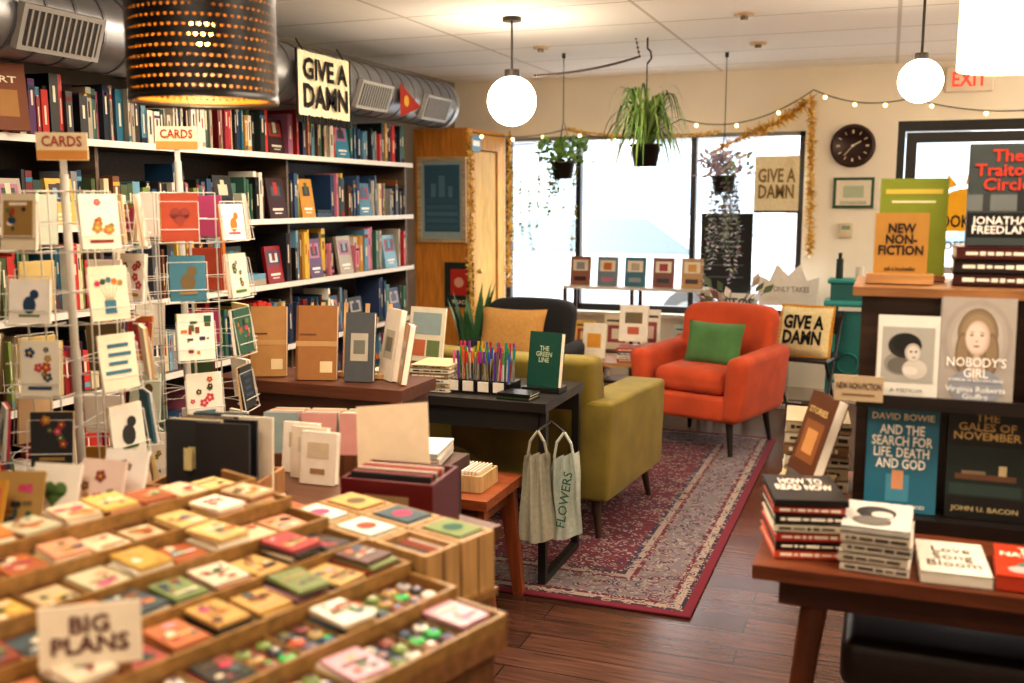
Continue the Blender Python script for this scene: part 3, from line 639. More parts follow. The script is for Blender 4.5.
for k,c in enumerate(['#7c6a54','#8a765c','#978265']): ell(0,.66-.01*k,.27-.025*k,.24-.02*k,c,z+.0006+.0001*k)
for sx in(-1,1):
    for k,c in enumerate(['#7c6a54','#8f7a5e']): ell(sx*.19,.47,.10-.03*k,.2-.03*k,c,z+.0009+.0001*k)
ell(0,.16,.36,.17,'#8f9298',z+.0011); ell(0,.34,.09,.12,'#c0ac9a',z+.0013)
for k,c in enumerate(['#bda694','#c9b3a1','#d2bdab','#d8c5b4']): ell(.0-.008*k,.62,.165-.014*k,.165-.014*k,c,z+.0014+.0001*k)
for sx in(-1,1): ell(sx*.068-.01,.645,.028,.008,'#5c4c42',z+.0019,12); ell(sx*.068-.01,.672,.036,.005,'#8a7058',z+.0019,12)
ell(-.01,.585,.018,.008,'#a88c7c',z+.0019,10); ell(-.01,.54,.045,.009,'#a0685c',z+.0019,12)
b.text("NOBODY'S\nGIRL",F@T(0,h*.34,.0045),.12,.045,GLOSS,'#f8f4ec',.005); b.text('A MEMOIR OF SURVIVING ABUSE',F@T(0,h*.22,.0045),.11,.006,GLOSS,'#f8f4ec',.0); b.text('Virginia Roberts\nGiuffre',F@T(0,h*.1,.0045),.12,.028,GLOSS,'#f8f4ec',.0); b.build()
M1=T(.055,2.392,1.052)@RX(-7); b=B('portrait_cover_book'); w,h=.132,.19; b.book(M1,w,h,.025,'#ddd8cc',[],[(.08,.92,.2,.86,'#a8a49a')]); F=M1@RX(90)
for (cx,cy,rx,ry,c) in [(-.1,.42,.28,.14,'#8a867e'),(-.12,.4,.2,.1,'#6a665e'),(.12,.36,.2,.12,'#c6beb2'),(.05,.34,.12,.05,'#d6cec2'),(-.05,.64,.27,.15,'#2a2826'),(-.03,.66,.22,.12,'#1c1a19'),(.08,.56,.13,.11,'#b8aea2'),(.09,.55,.10,.09,'#cfc6ba'),(.05,.57,.02,.012,'#3a3632'),(.13,.57,.02,.012,'#3a3632'),(.1,.5,.03,.01,'#8a7a70')]:
    z+=.00012; ell(cx,cy,rx,ry,c,z,20)
b.text('A MEMOIR',F@T(0,.02,.0042),.07,.008,GLOSS,'#4a4640',.0); b.build()
def bk(name,*a): b=B(name); b.book(*a); b.build()
bk('david_bowie_book',T(.054,2.402,.784)@RX(-7),.156,.24,.03,'#2c6f86',[('DAVID BOWIE',.92,.065,.86,'#f2e8d0'),('AND THE\nSEARCH FOR\nLIFE, DEATH\nAND GOD',.63,.42,.84,'#f6efe0'),('PETER ORMEROD',.06,.035,.7,'#f2e8d0')],[(.3,.62,.1,.36,'#4f93a8'),(.38,.54,.22,.4,'#d89a70')])
bk('gales_of_november_book',T(.232,2.402,.784)@RX(-7),.165,.25,.035,'#101414',[('THE\nGALES OF\nNOVEMBER',.84,.24,.84,'#c8a868'),('JOHN U. BACON',.09,.06,.84,'#b8a878')],[(.0,1,.2,.66,'#1c2a28'),(.05,.95,.22,.32,'#2f4440'),(.12,.88,.36,.41,'#6a4a34'),(.66,.76,.41,.5,'#c8b890'),(.2,.5,.41,.44,'#8a7a60')])
bk('brown_hardcover_book',T(.43,2.402,.784)@RX(-7),.16,.24,.03,'#8a3a2c',[('HISTORY',.8,.1,.8,'#f0e0c0')])
bk('cream_hardcover_book',T(.38,2.392,1.052)@RX(-7),.15,.22,.03,'#d8c8a0',[('ESSAYS',.8,.1,.8,'#403020')])
b=B('new_nonfiction_shelf_sign'); M=T(-.045,2.345,1.048)
b.box((0,0,.03),(.105,.004,.058),PAPER,'#bfa888',M); b.text('NEW NON-FICTION',M@T(0,-.003,.036)@RX(90),.095,.015,PAPER,'#3a2818',.015); b.box((0,-.0025,.016),(.07,.001,.003),PAPER,'#6a5038',M); b.build()
b=B('new_nonfiction_sign'); M=T(.03,2.56,1.302)
b.box((0,0,.012),(.15,.07,.022),WOOD,'#b98a58',M); b.box((0,0,.09),(.12,.006,.155),PAPER,'#b08038',M)
b.text('NEW\nNON-\nFICTION',M@T(0,-.0045,.105)@RX(90),.1,.075,PAPER,'#2a1a10',.03); b.text('ask a bookseller',M@T(0,-.0045,.035)@RX(90),.07,.01,PAPER,'#2a1a10'); b.build()
b=B('green_event_sign'); b.box((.055,2.66,1.302+.125),(.155,.008,.25),PAPER,'#7d8826'); b.box((.055,2.67,1.31),(.16,.08,.014),WOOD,'#8a5f3c'); b.box((.055,2.6555,1.52),(.13,.001,.012),PAPER,'#c8b048'); b.box((.055,2.6555,1.495),(.1,.001,.006),PAPER,'#d8d0a0'); b.build()
b=B('dark_hardcover_stack'); z=b.stack(.27,2.60,1.302,3,.25,.155,['#3a1614','#241c1c','#4a1a16'],0,t=(.027,.032)); b.build()
bk('traitors_circle_book',T(.25,2.565,z+.001)@RX(-5),.16,.235,.03,'#3e4644',[('The\nTraitors\nCircle',.74,.4,.84,'#c83c26'),('JONATHAN\nFREEDLAND',.2,.17,.86,'#f4efe4')],[(.0,1,.08,.32,'#141414'),(.0,1,.34,.5,'#6a6f6c'),(.2,.3,.34,.52,'#3a3c3c'),(.65,.8,.34,.56,'#2c2e2e')])
b=B('paperback_stack'); z=b.stack(-.145,2.19,.752,6,.145,.2,['#c9563a','#1c1c1c','#b8362c','#d9cfb8','#26201e','#a03a30'],14,t=(.016,.022))
M=T(-.145,2.19,z)@RZ(14); b.flat(M,.15,.2,.012,'#23201f'); b.text('HOW TO\nREAD NOW',M@T(0,.02,.0135),.12,.09,PAPER,'#e8dccc',.03); b.build()
b=B('portrait_paperback_stack'); z=b.stack(.01,2.15,.752,4,.132,.19,['#e0d8c8','#d2c8b4'],-3,t=(.018,.022))
M=T(.01,2.15,z)@RZ(-3); b.flat(M,.132,.19,.012,'#cfcac0'); b.disc((-.005,.015,.0135),.042,PAPER,'#2a2826',M,16,.95); b.disc((.002,.02,.0139),.03,PAPER,'#3a3632',M,14,.9); b.disc((.008,.0,.0142),.022,PAPER,'#c8bcae',M,12); b.disc((-.01,-.045,.0142),.03,PAPER,'#6a645c',M,12,1.3); b.build()
b=B('poetry_paperback'); M=T(.155,2.145,.752)@RZ(2); b.flat(M,.13,.2,.024,'#e6dece'); b.text('Love\nSong\nBloom',M@T(0,0,.0255),.1,.12,PAPER,'#6a5a48',.0); b.build()
b=B('natural_history_paperback'); M=T(.305,2.15,.752)@RZ(-3); b.flat(M,.14,.2,.03,'#c0452a'); b.text('THE\nNATURAL',M@T(0,.05,.0315),.12,.06,PAPER,'#f4ead0',.03); b.disc((0,-.04,.0315),.035,PAPER,'#3c7a70',M); b.disc((.02,-.03,.032),.018,PAPER,'#f0c040',M); b.disc((-.03,-.06,.0324),.02,PAPER,'#e8a8a0',M); b.build()
b=B('beige_book_stack'); z1=b.stack(-.165,2.42,.752,3,.13,.19,['#d8c49c','#e8dfc8','#c2a878'],-6,t=(.022,.03)); b.build()
b=B('leaning_brown_book'); b.book(T(-.175,2.45,z1+.012)@RZ(-62)@RX(-18),.14,.20,.028,'#5e3822',[('STORIES',.78,.08,.7,'#d8b878')],[(.15,.85,.15,.65,'#8a5630'),(.3,.7,.25,.55,'#c89058')]); b.box((-.16,2.46,z1+.006),(.09,.09,.01),WOOD,'#3a241a'); b.build()
b=B('tall_book_stack'); b.stack(-.155,2.72,.752,6,.16,.2,['#d8cdb4','#b8a888','#e8e0cc','#8a6a4a'],5,t=(.027,.033)); b.build()
b=B('hardcover_row_stack'); b.stack(.43,2.25,.752,3,.12,.16,['#26323a','#c8b48c','#8a3a30'],0,t=(.018,.024)); b.build()
# ---------------------------------------------------------------- lamps
b=B('perforated_pendant_lamp'); cx,cy,zb,rr,hh=-1.39,1.82,1.705,.155,.30
def perf(r,mat,col,nu=66,nv=14,z0=.012):
    ch=(hh-2*z0)/nv
    for j in range(nv):
        for i in range(nu):
            a0=(i+.5*(j%2))/nu*2*math.pi; da=2*math.pi/nu; zc=zb+z0+ch*(j+.5)
            outer=[];inner=[]
            for k in range(8):
                t=math.pi/4*k; ox=max(-1,min(1,1.45*math.cos(t)));oz=max(-1,min(1,1.45*math.sin(t)))
                kx,kz=ox*.5,oz*.5
                ix,iz=.27*math.cos(t),.11*math.sin(t)+.14*math.cos(t)**2
                outer.append((cx+r*math.cos(a0+da*kx),cy+r*math.sin(a0+da*kx),zc+ch*kz))
                inner.append((cx+r*math.cos(a0+da*ix),cy+r*math.sin(a0+da*ix),zc+ch*iz))
            b.add(outer+inner,[(k,(k+1)%8,8+(k+1)%8,8+k) for k in range(8)],mat,col)
perf(rr,METAL,'#0d0b0a'); perf(rr-.0015,METAL,'#946416')
for z in(zb,zb+hh-.012): b.lathe((cx,cy,z),[(rr+.001,0),(rr+.001,.012),(rr-.003,.012),(rr-.003,0),(rr+.001,0)],48,METAL,'#171412')
b.cyl((cx,cy,zb+.2),(cx,cy,zb+.28),.022,n=14,mat=METAL,col='#1a1a1a'); b.cyl((cx,cy,zb+.28),(cx,cy,H),.003,n=6,mat=METAL,col='#1a1a1a')
for k in range(3):
    a=k*2*math.pi/3; b.cyl((cx,cy,zb+.285),(cx+rr*math.cos(a),cy+rr*math.sin(a),zb+hh-.006),.002,n=5,mat=METAL,col='#1a1a1a')
b.sph((cx,cy,zb+.15),.03,BULB,'#ffffff',16); b.build()
def globe(name,x,y,z,r):
    b=B(name); b.sph((x,y,z),r,GLOBE,'#ffffff',28); b.cyl((x,y,z+r*.93),(x,y,z+r*1.25),r*.3,n=16,mat=METAL,col='#2a2420'); b.cyl((x,y,z+r*1.25),(x,y,H-.015),.006,n=8,mat=METAL,col='#3a342e'); b.cyl((x,y,H-.02),(x,y,H),.05,n=18,mat=METAL,col='#2a2420'); b.build()
globe('globe_pendant_lamp',-1.91,5.08,2.02,.13); globe('globe_pendant_lamp',.10,4.86,2.02,.095)
globe('globe_pendant_lamp',2.0,4.9,1.98,.17); globe('globe_pendant_lamp',1.9,6.6,1.98,.17)  # two extra globes added out of view to brighten the ceiling
b=B('drum_pendant_lamp'); x,y,z=.36,3.40,1.89
b.lathe((x,y,z),[(.19,0),(.19,.3)],40,SHADE,'#ffffff'); b.lathe((x,y,z),[(.188,.3),(.188,0)],40,SHADE,'#ffffff')
for k in range(40): b.cyl((x+.191*math.cos(k*math.pi/20),y+.191*math.sin(k*math.pi/20),z),(x+.191*math.cos(k*math.pi/20),y+.191*math.sin(k*math.pi/20),z+.3),.0015,n=4,mat=PAPER,col='#e8d8b8')
b.cyl((x,y,z+.3),(x,y,H),.004,n=6,mat=METAL,col='#333333'); b.cyl((x-.188,y,z+.3),(x+.188,y,z+.3),.002,n=5,mat=METAL,col='#333333'); b.sph((x,y,z+.15),.04,BULB,'#ffffff',14); b.build()
b=B('ceiling_fixture')
for x,y in((-.75,5.4),(-.8,6.4),(-2.1,6.1),(-1.1,4.6)):
    b.cyl((x,y,H-.012),(x,y,H),.05,n=20,mat=METAL,col='#c9b08a'); b.cyl((x,y,H-.03),(x,y,H-.012),.02,n=12,mat=METAL,col='#8a7a60')
b.build()
# ---------------------------------------------------------------- garlands & fairy lights
def arc(p0,p1,sag,n=16):
    p0=Vector(p0);p1=Vector(p1); return [tuple(p0.lerp(p1,i/n)-Vector((0,0,sag*4*(i/n)*(1-i/n)))) for i in range(n+1)]
b=B('fairy_lights')
segs=[arc((-2.93,6.9,2.0),(-2.4,7.6,2.05),.05),arc((-2.4,7.6,2.05),(-1.5,7.6,2.1),.1),arc((-1.5,7.6,2.1),(-.55,7.6,2.28),.12),arc((-.55,7.6,2.28),(.1,7.6,2.2),.06),arc((.1,7.6,2.2),(1.2,7.6,2.15),.08)]
for sg in segs:
    b.tube(sg,.004,5,METAL,'#2c3a2c')
    for i,p in enumerate(sg):
        if i%5==2: b.sph((p[0],p[1]-.01,p[2]-.02),.013,FAIRY,'#ffffff',8)
b.build()
b=B('tinsel_garland')
def tins(pts,r=.045,den=480,cols=('#f0c050','#d8a038','#f8e4a0','#b8882c')):
    for a,c in zip(pts,pts[1:]):
        a=Vector(a);c=Vector(c);n=max(2,int((c-a).length*den))
        for i in range(n):
            p=a.lerp(c,R()); d=Vector((U(-1,1),U(-1,1),U(-1,1))).normalized()*r*U(.5,1.1); s_=d.orthogonal().normalized()*.009
            b.add([p-s_,p+s_,p+d],[(0,1,2)],TINSEL,random.choice(cols))
        b.cyl(a,c,.006,n=5,mat=TINSEL,col=cols[0],cap=False)
tins([(-2.92,6.88,2.0),(-2.91,6.88,1.5),(-2.92,6.88,1.0),(-2.91,6.88,.6)],.05); tins([(-2.87,7.58,2.02),(-2.86,7.56,1.4),(-2.87,7.56,.8)],.055)
tins(arc((-.56,7.60,2.22),(-.53,7.60,1.1),-.0,6),.06); tins(arc((-.56,7.58,2.22),(-1.0,7.58,1.98),.04,6),.075,600); tins(arc((-1.0,7.58,1.98),(-1.25,7.58,1.85),0,3),.055,400); tins(arc((-2.4,7.6,2.05),(-1.2,7.6,2.0),.05,10),.035,240)
b.build()
b=B('swag_chain')
for a in(arc((-1.76,5.02,2.14),(-1.43,5.95,2.34),.02,40),arc((-1.43,5.95,2.34),(-1.46,5.98,2.45),0,4)):
    b.tube(a,.003,5,METAL,'#4a4038')
    for i,p in enumerate(a): b.sph(p,.008,METAL,'#4a4038',6)
b.build()
# ---------------------------------------------------------------- hanging plants
def pot(b,x,y,z,r,h,col): b.lathe((x,y,z),[(.001,0),(r*.75,0),(r,h),(r*1.08,h),(r*1.08,h-.012),(r*.98,h-.012),(r*.9,h-.02),(.001,h-.02)],20,METAL,col)
def blade(b,p0,az,ln,rise,w,cols,n=9):
    vs=[];d=Vector((math.cos(az),math.sin(az),0));sd=Vector((-math.sin(az),math.cos(az),0)); p0=Vector(p0)
    for i in range(n+1):
        t=i/n; p=p0+d*ln*t*(1-.15*t)+Vector((0,0,rise*math.sin(t*math.pi*.55)*1.3-ln*1.1*t**2.6)); ww=w*(math.sin(math.pi*min(1,.18+t*.82))**.7)
        vs+=[p-sd*ww,p+sd*ww]
    b.add(vs,[(2*i,2*i+1,2*i+3,2*i+2) for i in range(n)],LEAF,random.choice(cols),None,True)
b=B('hanging_spider_plant'); x,y,z=-1.39,5.98,1.70
pot(b,x,y,z,.09,.13,'#1c1c1c')
for i in range(3):
    a=i*2.094; b.cyl((x+.085*math.cos(a),y+.085*math.sin(a),z+.12),(x,y,z+.42),.0025,n=5,mat=METAL,col='#2a2a2a')
b.cyl((x,y,z+.42),(x,y,z+.60),.004,n=6,mat=METAL,col='#2a2a2a'); b.tube([(x,y,z+.60),(x+.025,y,z+.63),(x+.02,y,z+.67),(x,y,z+.69),(x,y,H)],.006,6,METAL,'#222222')
for i in range(150): blade(b,(x+U(-.03,.03),y+U(-.03,.03),z+.11),U(0,6.283),U(.16,.38),U(.12,.4),U(.006,.0105),['#5f8a44','#7a9c52','#4c7438','#98b068','#84a458'])
b.build()
def vine(b,p,ln,cols,sz=.018,dx=.03,step=.03):
    x,y,z=p;pts=[p];n=int(ln/step);ax=U(-1,1)*dx/8;ay=U(-1,1)*dx/8
    for i in range(n):
        x+=ax+U(-.006,.006);y+=ay+U(-.004,.004);z-=step;pts.append((x,y,z))
        for q in range(2):
            d=Vector((U(-1,1),U(-1,.4),U(-.7,.3))).normalized();s_=d.cross(Vector((0,0,1))).normalized()*sz*.5;P=Vector((x,y,z))
            b.add([P,P+d*sz*.5+s_,P+d*sz*1.3,P+d*sz*.5-s_],[(0,1,2,3)],LEAF,random.choice(cols))
    b.tube(pts,.002,4,LEAF,'#5a7040')
def hangpot(name,x,y,z,pc,nv,lr,cols,tops,sz=.02,up=None):
    b=B(name); pot(b,x,y,z,.08,.11,pc)
    for i in range(3):
        a=i*2.094+.4; b.cyl((x+.08*math.cos(a),y+.08*math.sin(a),z+.11),(x,y,z+.38),.002,n=5,mat=METAL,col='#3a3a3a')
    b.cyl((x,y,z+.38),(x,y,H-.03),.003,n=5,mat=METAL,col='#3a3a3a'); b.cyl((x,y,H-.03),(x,y,H),.012,n=8,mat=METAL,col='#3a3a3a')
    for i in range(nv):
        a=U(0,6.28); vine(b,(x+.085*math.cos(a),y+.085*math.sin(a),z+.1),U(*lr),cols,sz)
    for i in range(130):
        a=U(0,6.28);r=U(0,.18); P=Vector((x+r*math.cos(a),y+r*math.sin(a),z+.1+U(0,.15))); d=Vector((U(-1,1),U(-1,1),U(0,1))).normalized();s_=d.orthogonal().normalized()*sz*.6
        b.add([P,P+d*sz+s_,P+d*sz*2,P+d*sz-s_],[(0,1,2,3)],LEAF,random.choice(tops))
    b.build()
hangpot('hanging_string_of_hearts',-1.04,6.75,1.55,'#3a3a3e',24,(.25,.8),['#8a7a90','#a898b0','#7a8a70','#d0c4cc','#98a880'],['#e0d4da','#b8a8b8','#c8bcc8','#8aa070','#a090a8'],.028)
hangpot('hanging_ivy_plant',-2.05,6.42,1.64,'#2c2420',7,(.08,.38),['#5f8a48','#7e9c5a','#8ca868'],['#5f8a48','#6e9450','#88a85c'],.03)
b=B('window_vine')
for i in range(8): vine(b,(-2.82+i*.075,7.5,1.92-U(0,.25)),U(.3,.85),['#7a9848','#98b060','#b8a850'],.032)
b.cyl((-2.82,7.51,1.93),(-2.2,7.51,1.95),.003,n=5,mat=METAL,col='#4a4a3a'); b.build()
b=B('potted_snake_plant'); x,y=-2.62,6.2; pot(b,x,y,0,.13,.42,'#5a3a2a')
b.cyl((x,y,.38),(x,y,.395),.115,n=16,mat=LEAF,col='#3a2c20')
for i in range(16):
    a=U(0,6.28);d=Vector((math.cos(a),math.sin(a),0));s_=Vector((-math.sin(a),math.cos(a),0))*.025;P=Vector((x,y,.39))+d*.05;hh_=U(.35,.6)
    b.add([P-s_,P+s_,P+d*.06+s_*1.1+Vector((0,0,hh_*.6)),P+d*.06-s_*1.1+Vector((0,0,hh_*.6)),P+d*.13+Vector((0,0,hh_))],[(0,1,2,3),(3,2,4)],LEAF,random.choice(['#3c6a40','#56805a','#2f5a34']))
b.build()
# ---------------------------------------------------------------- wall things
b=B('framed_blue_print'); b.T=T(-3.165,6.919,1.50)@RX(90)
for (x0,x1,y0,y1) in((-.2,.2,.29,.32),(-.2,.2,-.32,-.29),(-.2,-.17,-.29,.29),(.17,.2,-.29,.29)): b.b2(x0,x1,y0,y1,-.01,.015,WOOD,'#c9b088')
b.b2(-.17,.17,-.29,.29,-.008,.0,PAPER,'#9cb0b4'); b.b2(-.145,.145,-.24,.26,.0,.002,PAPER,'#3c6076')
for k in range(5): b.b2(-.13,.13,-.22+.05*k,-.19+.05*k,.002,.0025,PAPER,['#44687c','#4c7084','#54788c','#4a6e80','#426478'][k])
for (x_,w_,h_) in ((-.07,.04,.10),(0,.05,.16),(.07,.035,.08)): b.b2(x_-w_/2,x_+w_/2,.02,.02+h_,.0025,.003,PAPER,'#5c8294')
b.build()
b=B('red_art_poster'); b.T=T(-3.03,6.919,.86)@RX(90); b.b2(-.12,.12,-.17,.17,-.009,.0,PAPER,'#1f2c26'); b.b2(-.07,.07,-.08,.12,.0,.002,PAPER,'#b8301f'); b.disc((0,.02,.004),.04,PAPER,'#d8a088'); b.text('READ',T(0,-.13,.002),.12,.03,PAPER,'#e8dcc0'); b.build()
b=B('wall_clock'); b.T=T(-.27,YB-.002,1.885)@RX(90)
b.lathe((0,0,0),[(.0001,.012),(.12,.012),(.125,.03),(.15,.03),(.155,.0)],40,WOOD,'#3a2018')
for i in range(12): b.box((0,.1,.014),(.008 if i%3 else .014,.024,.002),PAPER,'#e6d8bc',RZ(30*i))
b.box((0,.03,.018),(.008,.07,.002),PAPER,'#f2e8d0',RZ(-60)); b.box((0,.045,.02),(.006,.09,.002),PAPER,'#f2e8d0',RZ(140)); b.disc((0,0,.022),.01,PAPER,'#f2e8d0'); b.build()
b=B('framed_certificate'); b.T=T(-.25,YB-.012,1.55)@RX(90)
b.b2(-.14,.14,-.11,.11,-.01,.008,WOOD,'#2f5a40'); b.b2(-.12,.12,-.09,.09,.008,.01,PAPER,'#e8dfca'); b.b2(-.07,.07,-.035,.05,.01,.011,PAPER,'#b8c4a8')
for i in range(3): b.b2(-.09,.09,-.065-i*.008,-.062-i*.008,.01,.0112,PAPER,'#708070')
b.build()
b=B('thermostat'); b.T=T(-.29,YB-.018,1.28)@RX(90); b.rbox((0,0,0),(.1,.11,.035),.01,METAL,'#d8cbb0'); b.box((0,.02,.018),(.06,.03,.002),METAL,'#8a9a80'); b.build()
b=B('exit_sign'); b.T=T(.47,7.674,2.32)@RX(90); b.rbox((0,0,0),(.30,.17,.05),.008,METAL,'#efe0cc'); b.text('EXIT',T(0,0,.027),.22,.1,emat('exit_red','#d8402a',1.0),'#ffffff',.02); b.build()
b=B('window_give_a_damn_sign'); b.T=T(-.79,7.66,1.62)@RX(90); b.b2(-.16,.16,-.2,.2,-.004,.0,CLOTH,'#fbeec8'); b.text('GIVE A\nDAMN',T(0,.0,.004),.27,.22,CLOTH,'#9a8250',.02); b.b2(-.16,.16,-.215,-.2,-.004,.002,CLOTH,'#4a443c'); b.build()
b=B('black_window_board'); b.T=T(-1.13,7.57,1.10)@RX(90); b.b2(-.19,.19,-.3,.3,-.006,.006,METAL,'#16181a')
for i in range(5): b.b2(-.13,.13,.18-i*.09,.19-i*.09,.006,.008,PAPER,'#5a6068')
b.b2(-.012,.012,-1.1,-.3,-.006,.006,METAL,'#1f2224'); b.b2(-.1,.1,-1.1,-1.08,-.02,.1,METAL,'#1f2224'); b.build()
b=B('stop_sign_card'); b.T=T(-1.0,7.42,.74)@RX(90); b.b2(-.13,.13,-.08,.08,-.004,.004,PAPER,'#f0ece2'); b.text('STOP',T(0,.01,.006),.22,.07,PAPER,'#4a4a4a',.03); b.b2(-.12,-.11,-.74,-.08,-.004,.004,WOOD,'#c8b088'); b.b2(.11,.12,-.74,-.08,-.004,.004,WOOD,'#c8b088'); b.build()
# ---------------------------------------------------------------- window display unit
b=B('window_display_shelf'); dk='#4a3020'
for z in(.20,.42,.88): b.b2(-2.2,-1.18,6.92,7.2,z-.02,z,WOOD,'#d8d0c4' if z>.5 else '#6a4630')
for x in(-2.19,-1.19,-1.69):
    for y in(6.93,7.19): b.b2(x-.012,x+.012,y-.012,y+.012,0,.86,METAL,dk)
b.build()
b=B('window_display_books')
for i,c in enumerate(['#8a5a44','#6c7c84','#2f6a7c','#7a4438','#b08858']):
    b.book(T(-2.1+i*.205,7.0,.882)@RX(-8),.15,.21,.02,c,[],[(.12,.88,.5,.88,'#d8ccb4'),(.3,.7,.55,.8,random.choice(PAL)),(.2,.8,.15,.3,random.choice(PAL))])
for i,(c,w,h) in enumerate([('#e0b860',.15,.2),('#e8d8b8',.19,.25),('#efe8da',.14,.3),('#9cb0a8',.14,.2)]):
    b.book(T(-2.06+i*.245,6.98,.422)@RX(-8),w,h,.02,c,[],[(.15,.85,.2,.7,random.choice(['#c86a3c','#7c8a58','#a04a48'])),(.3,.7,.3,.6,random.choice(CC)),(.1,.9,.8,.86,'#4a4038')])
b.stack(-2.0,7.05,.202,4,.2,.15,PAL[:4]); b.stack(-1.5,7.05,.202,5,.2,.15,PAL[4:9]); b.build()
b=B('low_side_table'); b.b2(-2.0,-1.45,6.35,6.7,.40,.425,WOOD,'#b98a58')
for x in(-1.97,-1.48):
    for y in(6.38,6.67): b.cyl((x,y,.40),(x,y,0),.018,.012,10,WOODY,'#7a5232')
b.build()
b=B('side_table_books'); b.stack(-1.6,6.52,.426,4,.15,.2,['#b04a3c','#efe8da','#5a7a88'],8); b.book(T(-1.85,6.5,.427)@RX(-9),.16,.24,.02,'#efe6d2',[],[(.2,.8,.3,.7,'#e0a040')]); b.book(T(-1.6,6.6,.54)@RX(-9),.2,.25,.02,'#f0e8d8',[],[(.2,.8,.5,.8,'#7a6a50'),(.3,.7,.2,.4,'#c86a4c')]); b.build()
b=B('metal_folding_chair'); b.T=T(-.49,7.0,0)@RZ(-12); c='#2a2a2c'
b.rbox((0,0,.44),(.40,.38,.03),.012,METAL,c)
for sx in(-1,1):
    b.tube([(sx*.19,-.2,0),(sx*.19,.02,.44),(sx*.19,.2,.74)],.011,8,METAL,c); b.tube([(sx*.17,.22,0),(sx*.17,-.12,.44)],.011,8,METAL,c)
b.rbox((0,.175,.66),(.38,.02,.15),.008,METAL,c); b.cyl((-.19,-.14,.13),(.19,-.14,.13),.009,n=8,mat=METAL,col=c); b.build()
b=B('give_a_damn_pillow'); M=T(-.49,6.93,.62)@RZ(-12)@RX(-18); b.pillow(.36,.36,.12,CLOTH,'#e4d4a4',M); b.text('GIVE A\nDAMN',M@T(0,-.064,0)@RX(90),.27,.2,CLOTH,'#1a1817',.04)
for k in range(56):
    t=k/56*4; e=int(t);f=(t-e)*2-1; p=[(f,1),(1,-f),(-f,-1),(-1,f)][e]
    b.box((p[0]*.172,0,p[1]*.172),(.02,.014,.02),CLOTH,'#d8982c',M)
b.build()
b=B('white_crown_sign'); b.T=T(-.66,7.42,.66)@RX(90)
cr=[(-.2,0),(.2,0),(.22,.22),(.13,.18),(.08,.30),(0,.22),(-.08,.30),(-.13,.18),(-.22,.22)]; n=len(cr)
b.add([(p[0],p[1]+.08,0) for p in cr]+[(p[0],p[1]+.08,-.02) for p in cr],[[0,1,2,3,4,5,6,7,8],list(range(2*n-1,n-1,-1))]+[(i,i+n,(i+1)%n+n,(i+1)%n) for i in range(n)],PAPER,'#efeae0')
b.text('IT ONLY TAKES',T(0,.20,.003),.3,.04,PAPER,'#9a9288'); b.b2(-.03,.03,-.66,.08,-.02,0,WOOD,'#d8cfc0'); b.b2(-.12,.12,-.66,-.64,-.1,.1,WOOD,'#d8cfc0'); b.build()
b=B('magnolia_branch_vase'); x=-.98;y=7.02
b.b2(x-.12,x+.12,y-.12,y+.12,.5,.52,WOOD,'#8a6a48')
for sx in(-1,1):
    for sy in(-1,1): b.b2(x+sx*.1-.01,x+sx*.1+.01,y+sy*.1-.01,y+sy*.1+.01,0,.5,WOOD,'#8a6a48')
b.lathe((x,y,.52),[(.001,0),(.05,0),(.07,.07),(.05,.15),(.035,.18)],16,GLOSS,'#c8d0cc')
for i in range(20):
    a=U(0,6.28);d=Vector((math.cos(a),math.sin(a),U(.5,1.5))).normalized();P=Vector((x,y,.69)); Q=P+d*U(.1,.3); b.cyl(P,Q,.003,n=5,mat=LEAF,col='#5a4030'); s_=d.orthogonal().normalized()*.03
    b.add([Q,Q+d*.05+s_,Q+d*.11,Q+d*.05-s_],[(0,1,2,3)],LEAF,random.choice(['#5a6a4a','#7a8a60','#c8b8a8','#efe4dc','#8a5a50']))
b.build()
b=B('teal_sewing_stand'); b.T=T(-.22,7.2,0); c='#2f9490'
for sx in(-1,1):
    b.tube([(sx*.12,-.14,0),(sx*.12,0,.25),(sx*.1,0,.78)],.024,8,METAL,c); b.tube([(sx*.12,.14,0),(sx*.12,0,.25)],.024,8,METAL,c)
b.b2(-.1,.1,-.01,.01,.3,.74,METAL,'#2a7674')
b.cyl((-.12,0,.25),(.12,0,.25),.014,n=8,mat=METAL,col=c); b.lathe((0,0,0),[(.07,.0),(.075,.02),(.07,.04),(.065,.02),(.07,0)],20,METAL,c,T(0,.0,.38)@RX(90))
b.rbox((0,0,.80),(.34,.24,.04),.012,METAL,c); b.box((0,.0,.88),(.26,.16,.12),METAL,'#2a6665'); b.rbox((0,0,.95),(.3,.2,.03),.01,METAL,c)
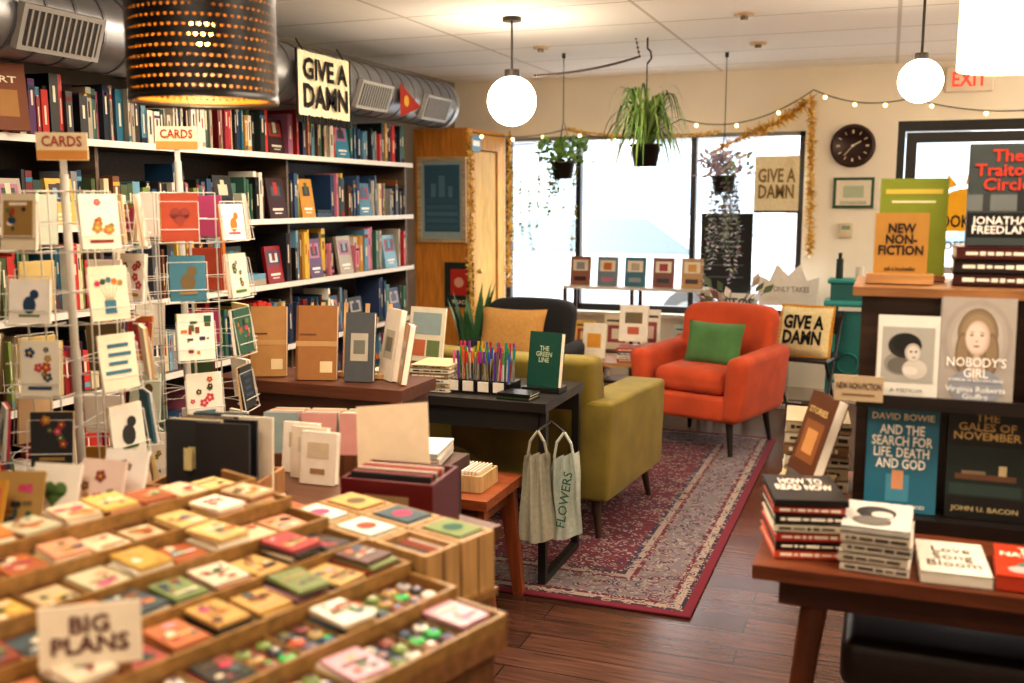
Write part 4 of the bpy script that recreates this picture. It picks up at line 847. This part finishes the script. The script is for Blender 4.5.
b.cyl((-.08,0,.96),(-.08,0,1.1),.025,n=12,mat=GLOSS,col='#2a3a30'); b.cyl((-.08,0,1.1),(-.08,0,1.14),.012,n=10,mat=GLOSS,col='#1a1a1a'); b.cyl((.05,0,.96),(.05,0,1.05),.03,n=12,mat=GLOSS,col='#d8d0c0'); b.build()
# ---------------------------------------------------------------- lights
W=bpy.data.worlds.new('World'); SC.world=W; W.use_nodes=True
bg=W.node_tree.nodes['Background']; bg.inputs[0].default_value=(.95,.97,1,1); bg.inputs[1].default_value=5.5
def area(n,loc,sx,sy,p,col,rot=(0,0,0)):
    l=bpy.data.lights.new(n,'AREA');l.shape='RECTANGLE';l.size=sx;l.size_y=sy;l.energy=p;l.color=col
    o=bpy.data.objects.new(n,l);o.location=loc;o.rotation_euler=rot;SC.collection.objects.link(o)
def pt(n,loc,p,col,r=.05):
    l=bpy.data.lights.new(n,'POINT');l.energy=p;l.color=col;l.shadow_soft_size=r
    o=bpy.data.objects.new(n,l);o.location=loc;SC.collection.objects.link(o)
warm=(1,.84,.67)
area('added_ceiling_fill',(-1.3,2.2,H-.02),1.2,.6,30,warm); area('added_ceiling_fill',(-1.6,3.9,H-.02),1.2,.5,38,warm); area('added_ceiling_fill',(.8,1.8,H-.02),1.2,.6,36,warm); area('added_ceiling_fill',(-.6,.2,H-.02),1.2,.6,26,warm)  # unseen area fills added under the ceiling to light the room
pt('lamp_light',(-1.39,1.82,1.785),5,(1,.72,.42),.03); pt('shade_light',(.36,3.4,1.96),10,warm)
sl=bpy.data.lights.new('sun','SUN');sl.energy=7;sl.angle=.05;so=bpy.data.objects.new('sun',sl);so.rotation_euler=(math.radians(50),0,math.radians(10));SC.collection.objects.link(so)
# ---------------------------------------------------------------- camera
cd=bpy.data.cameras.new('camera');cd.lens=35;cd.sensor_width=36;cd.clip_start=.05
cam=bpy.data.objects.new('camera',cd);cam.location=(0,0,1.5);cam.rotation_euler=(math.radians(90-8.1),0,math.radians(20.6));SC.collection.objects.link(cam)
cd.dof.use_dof=True;cd.dof.focus_distance=3.7;cd.dof.aperture_fstop=2.3
SC.camera=cam
SC.view_settings.view_transform='Standard'; SC.view_settings.exposure=.28
try: SC.view_settings.look='Medium High Contrast'
except Exception as e: print('look',e)
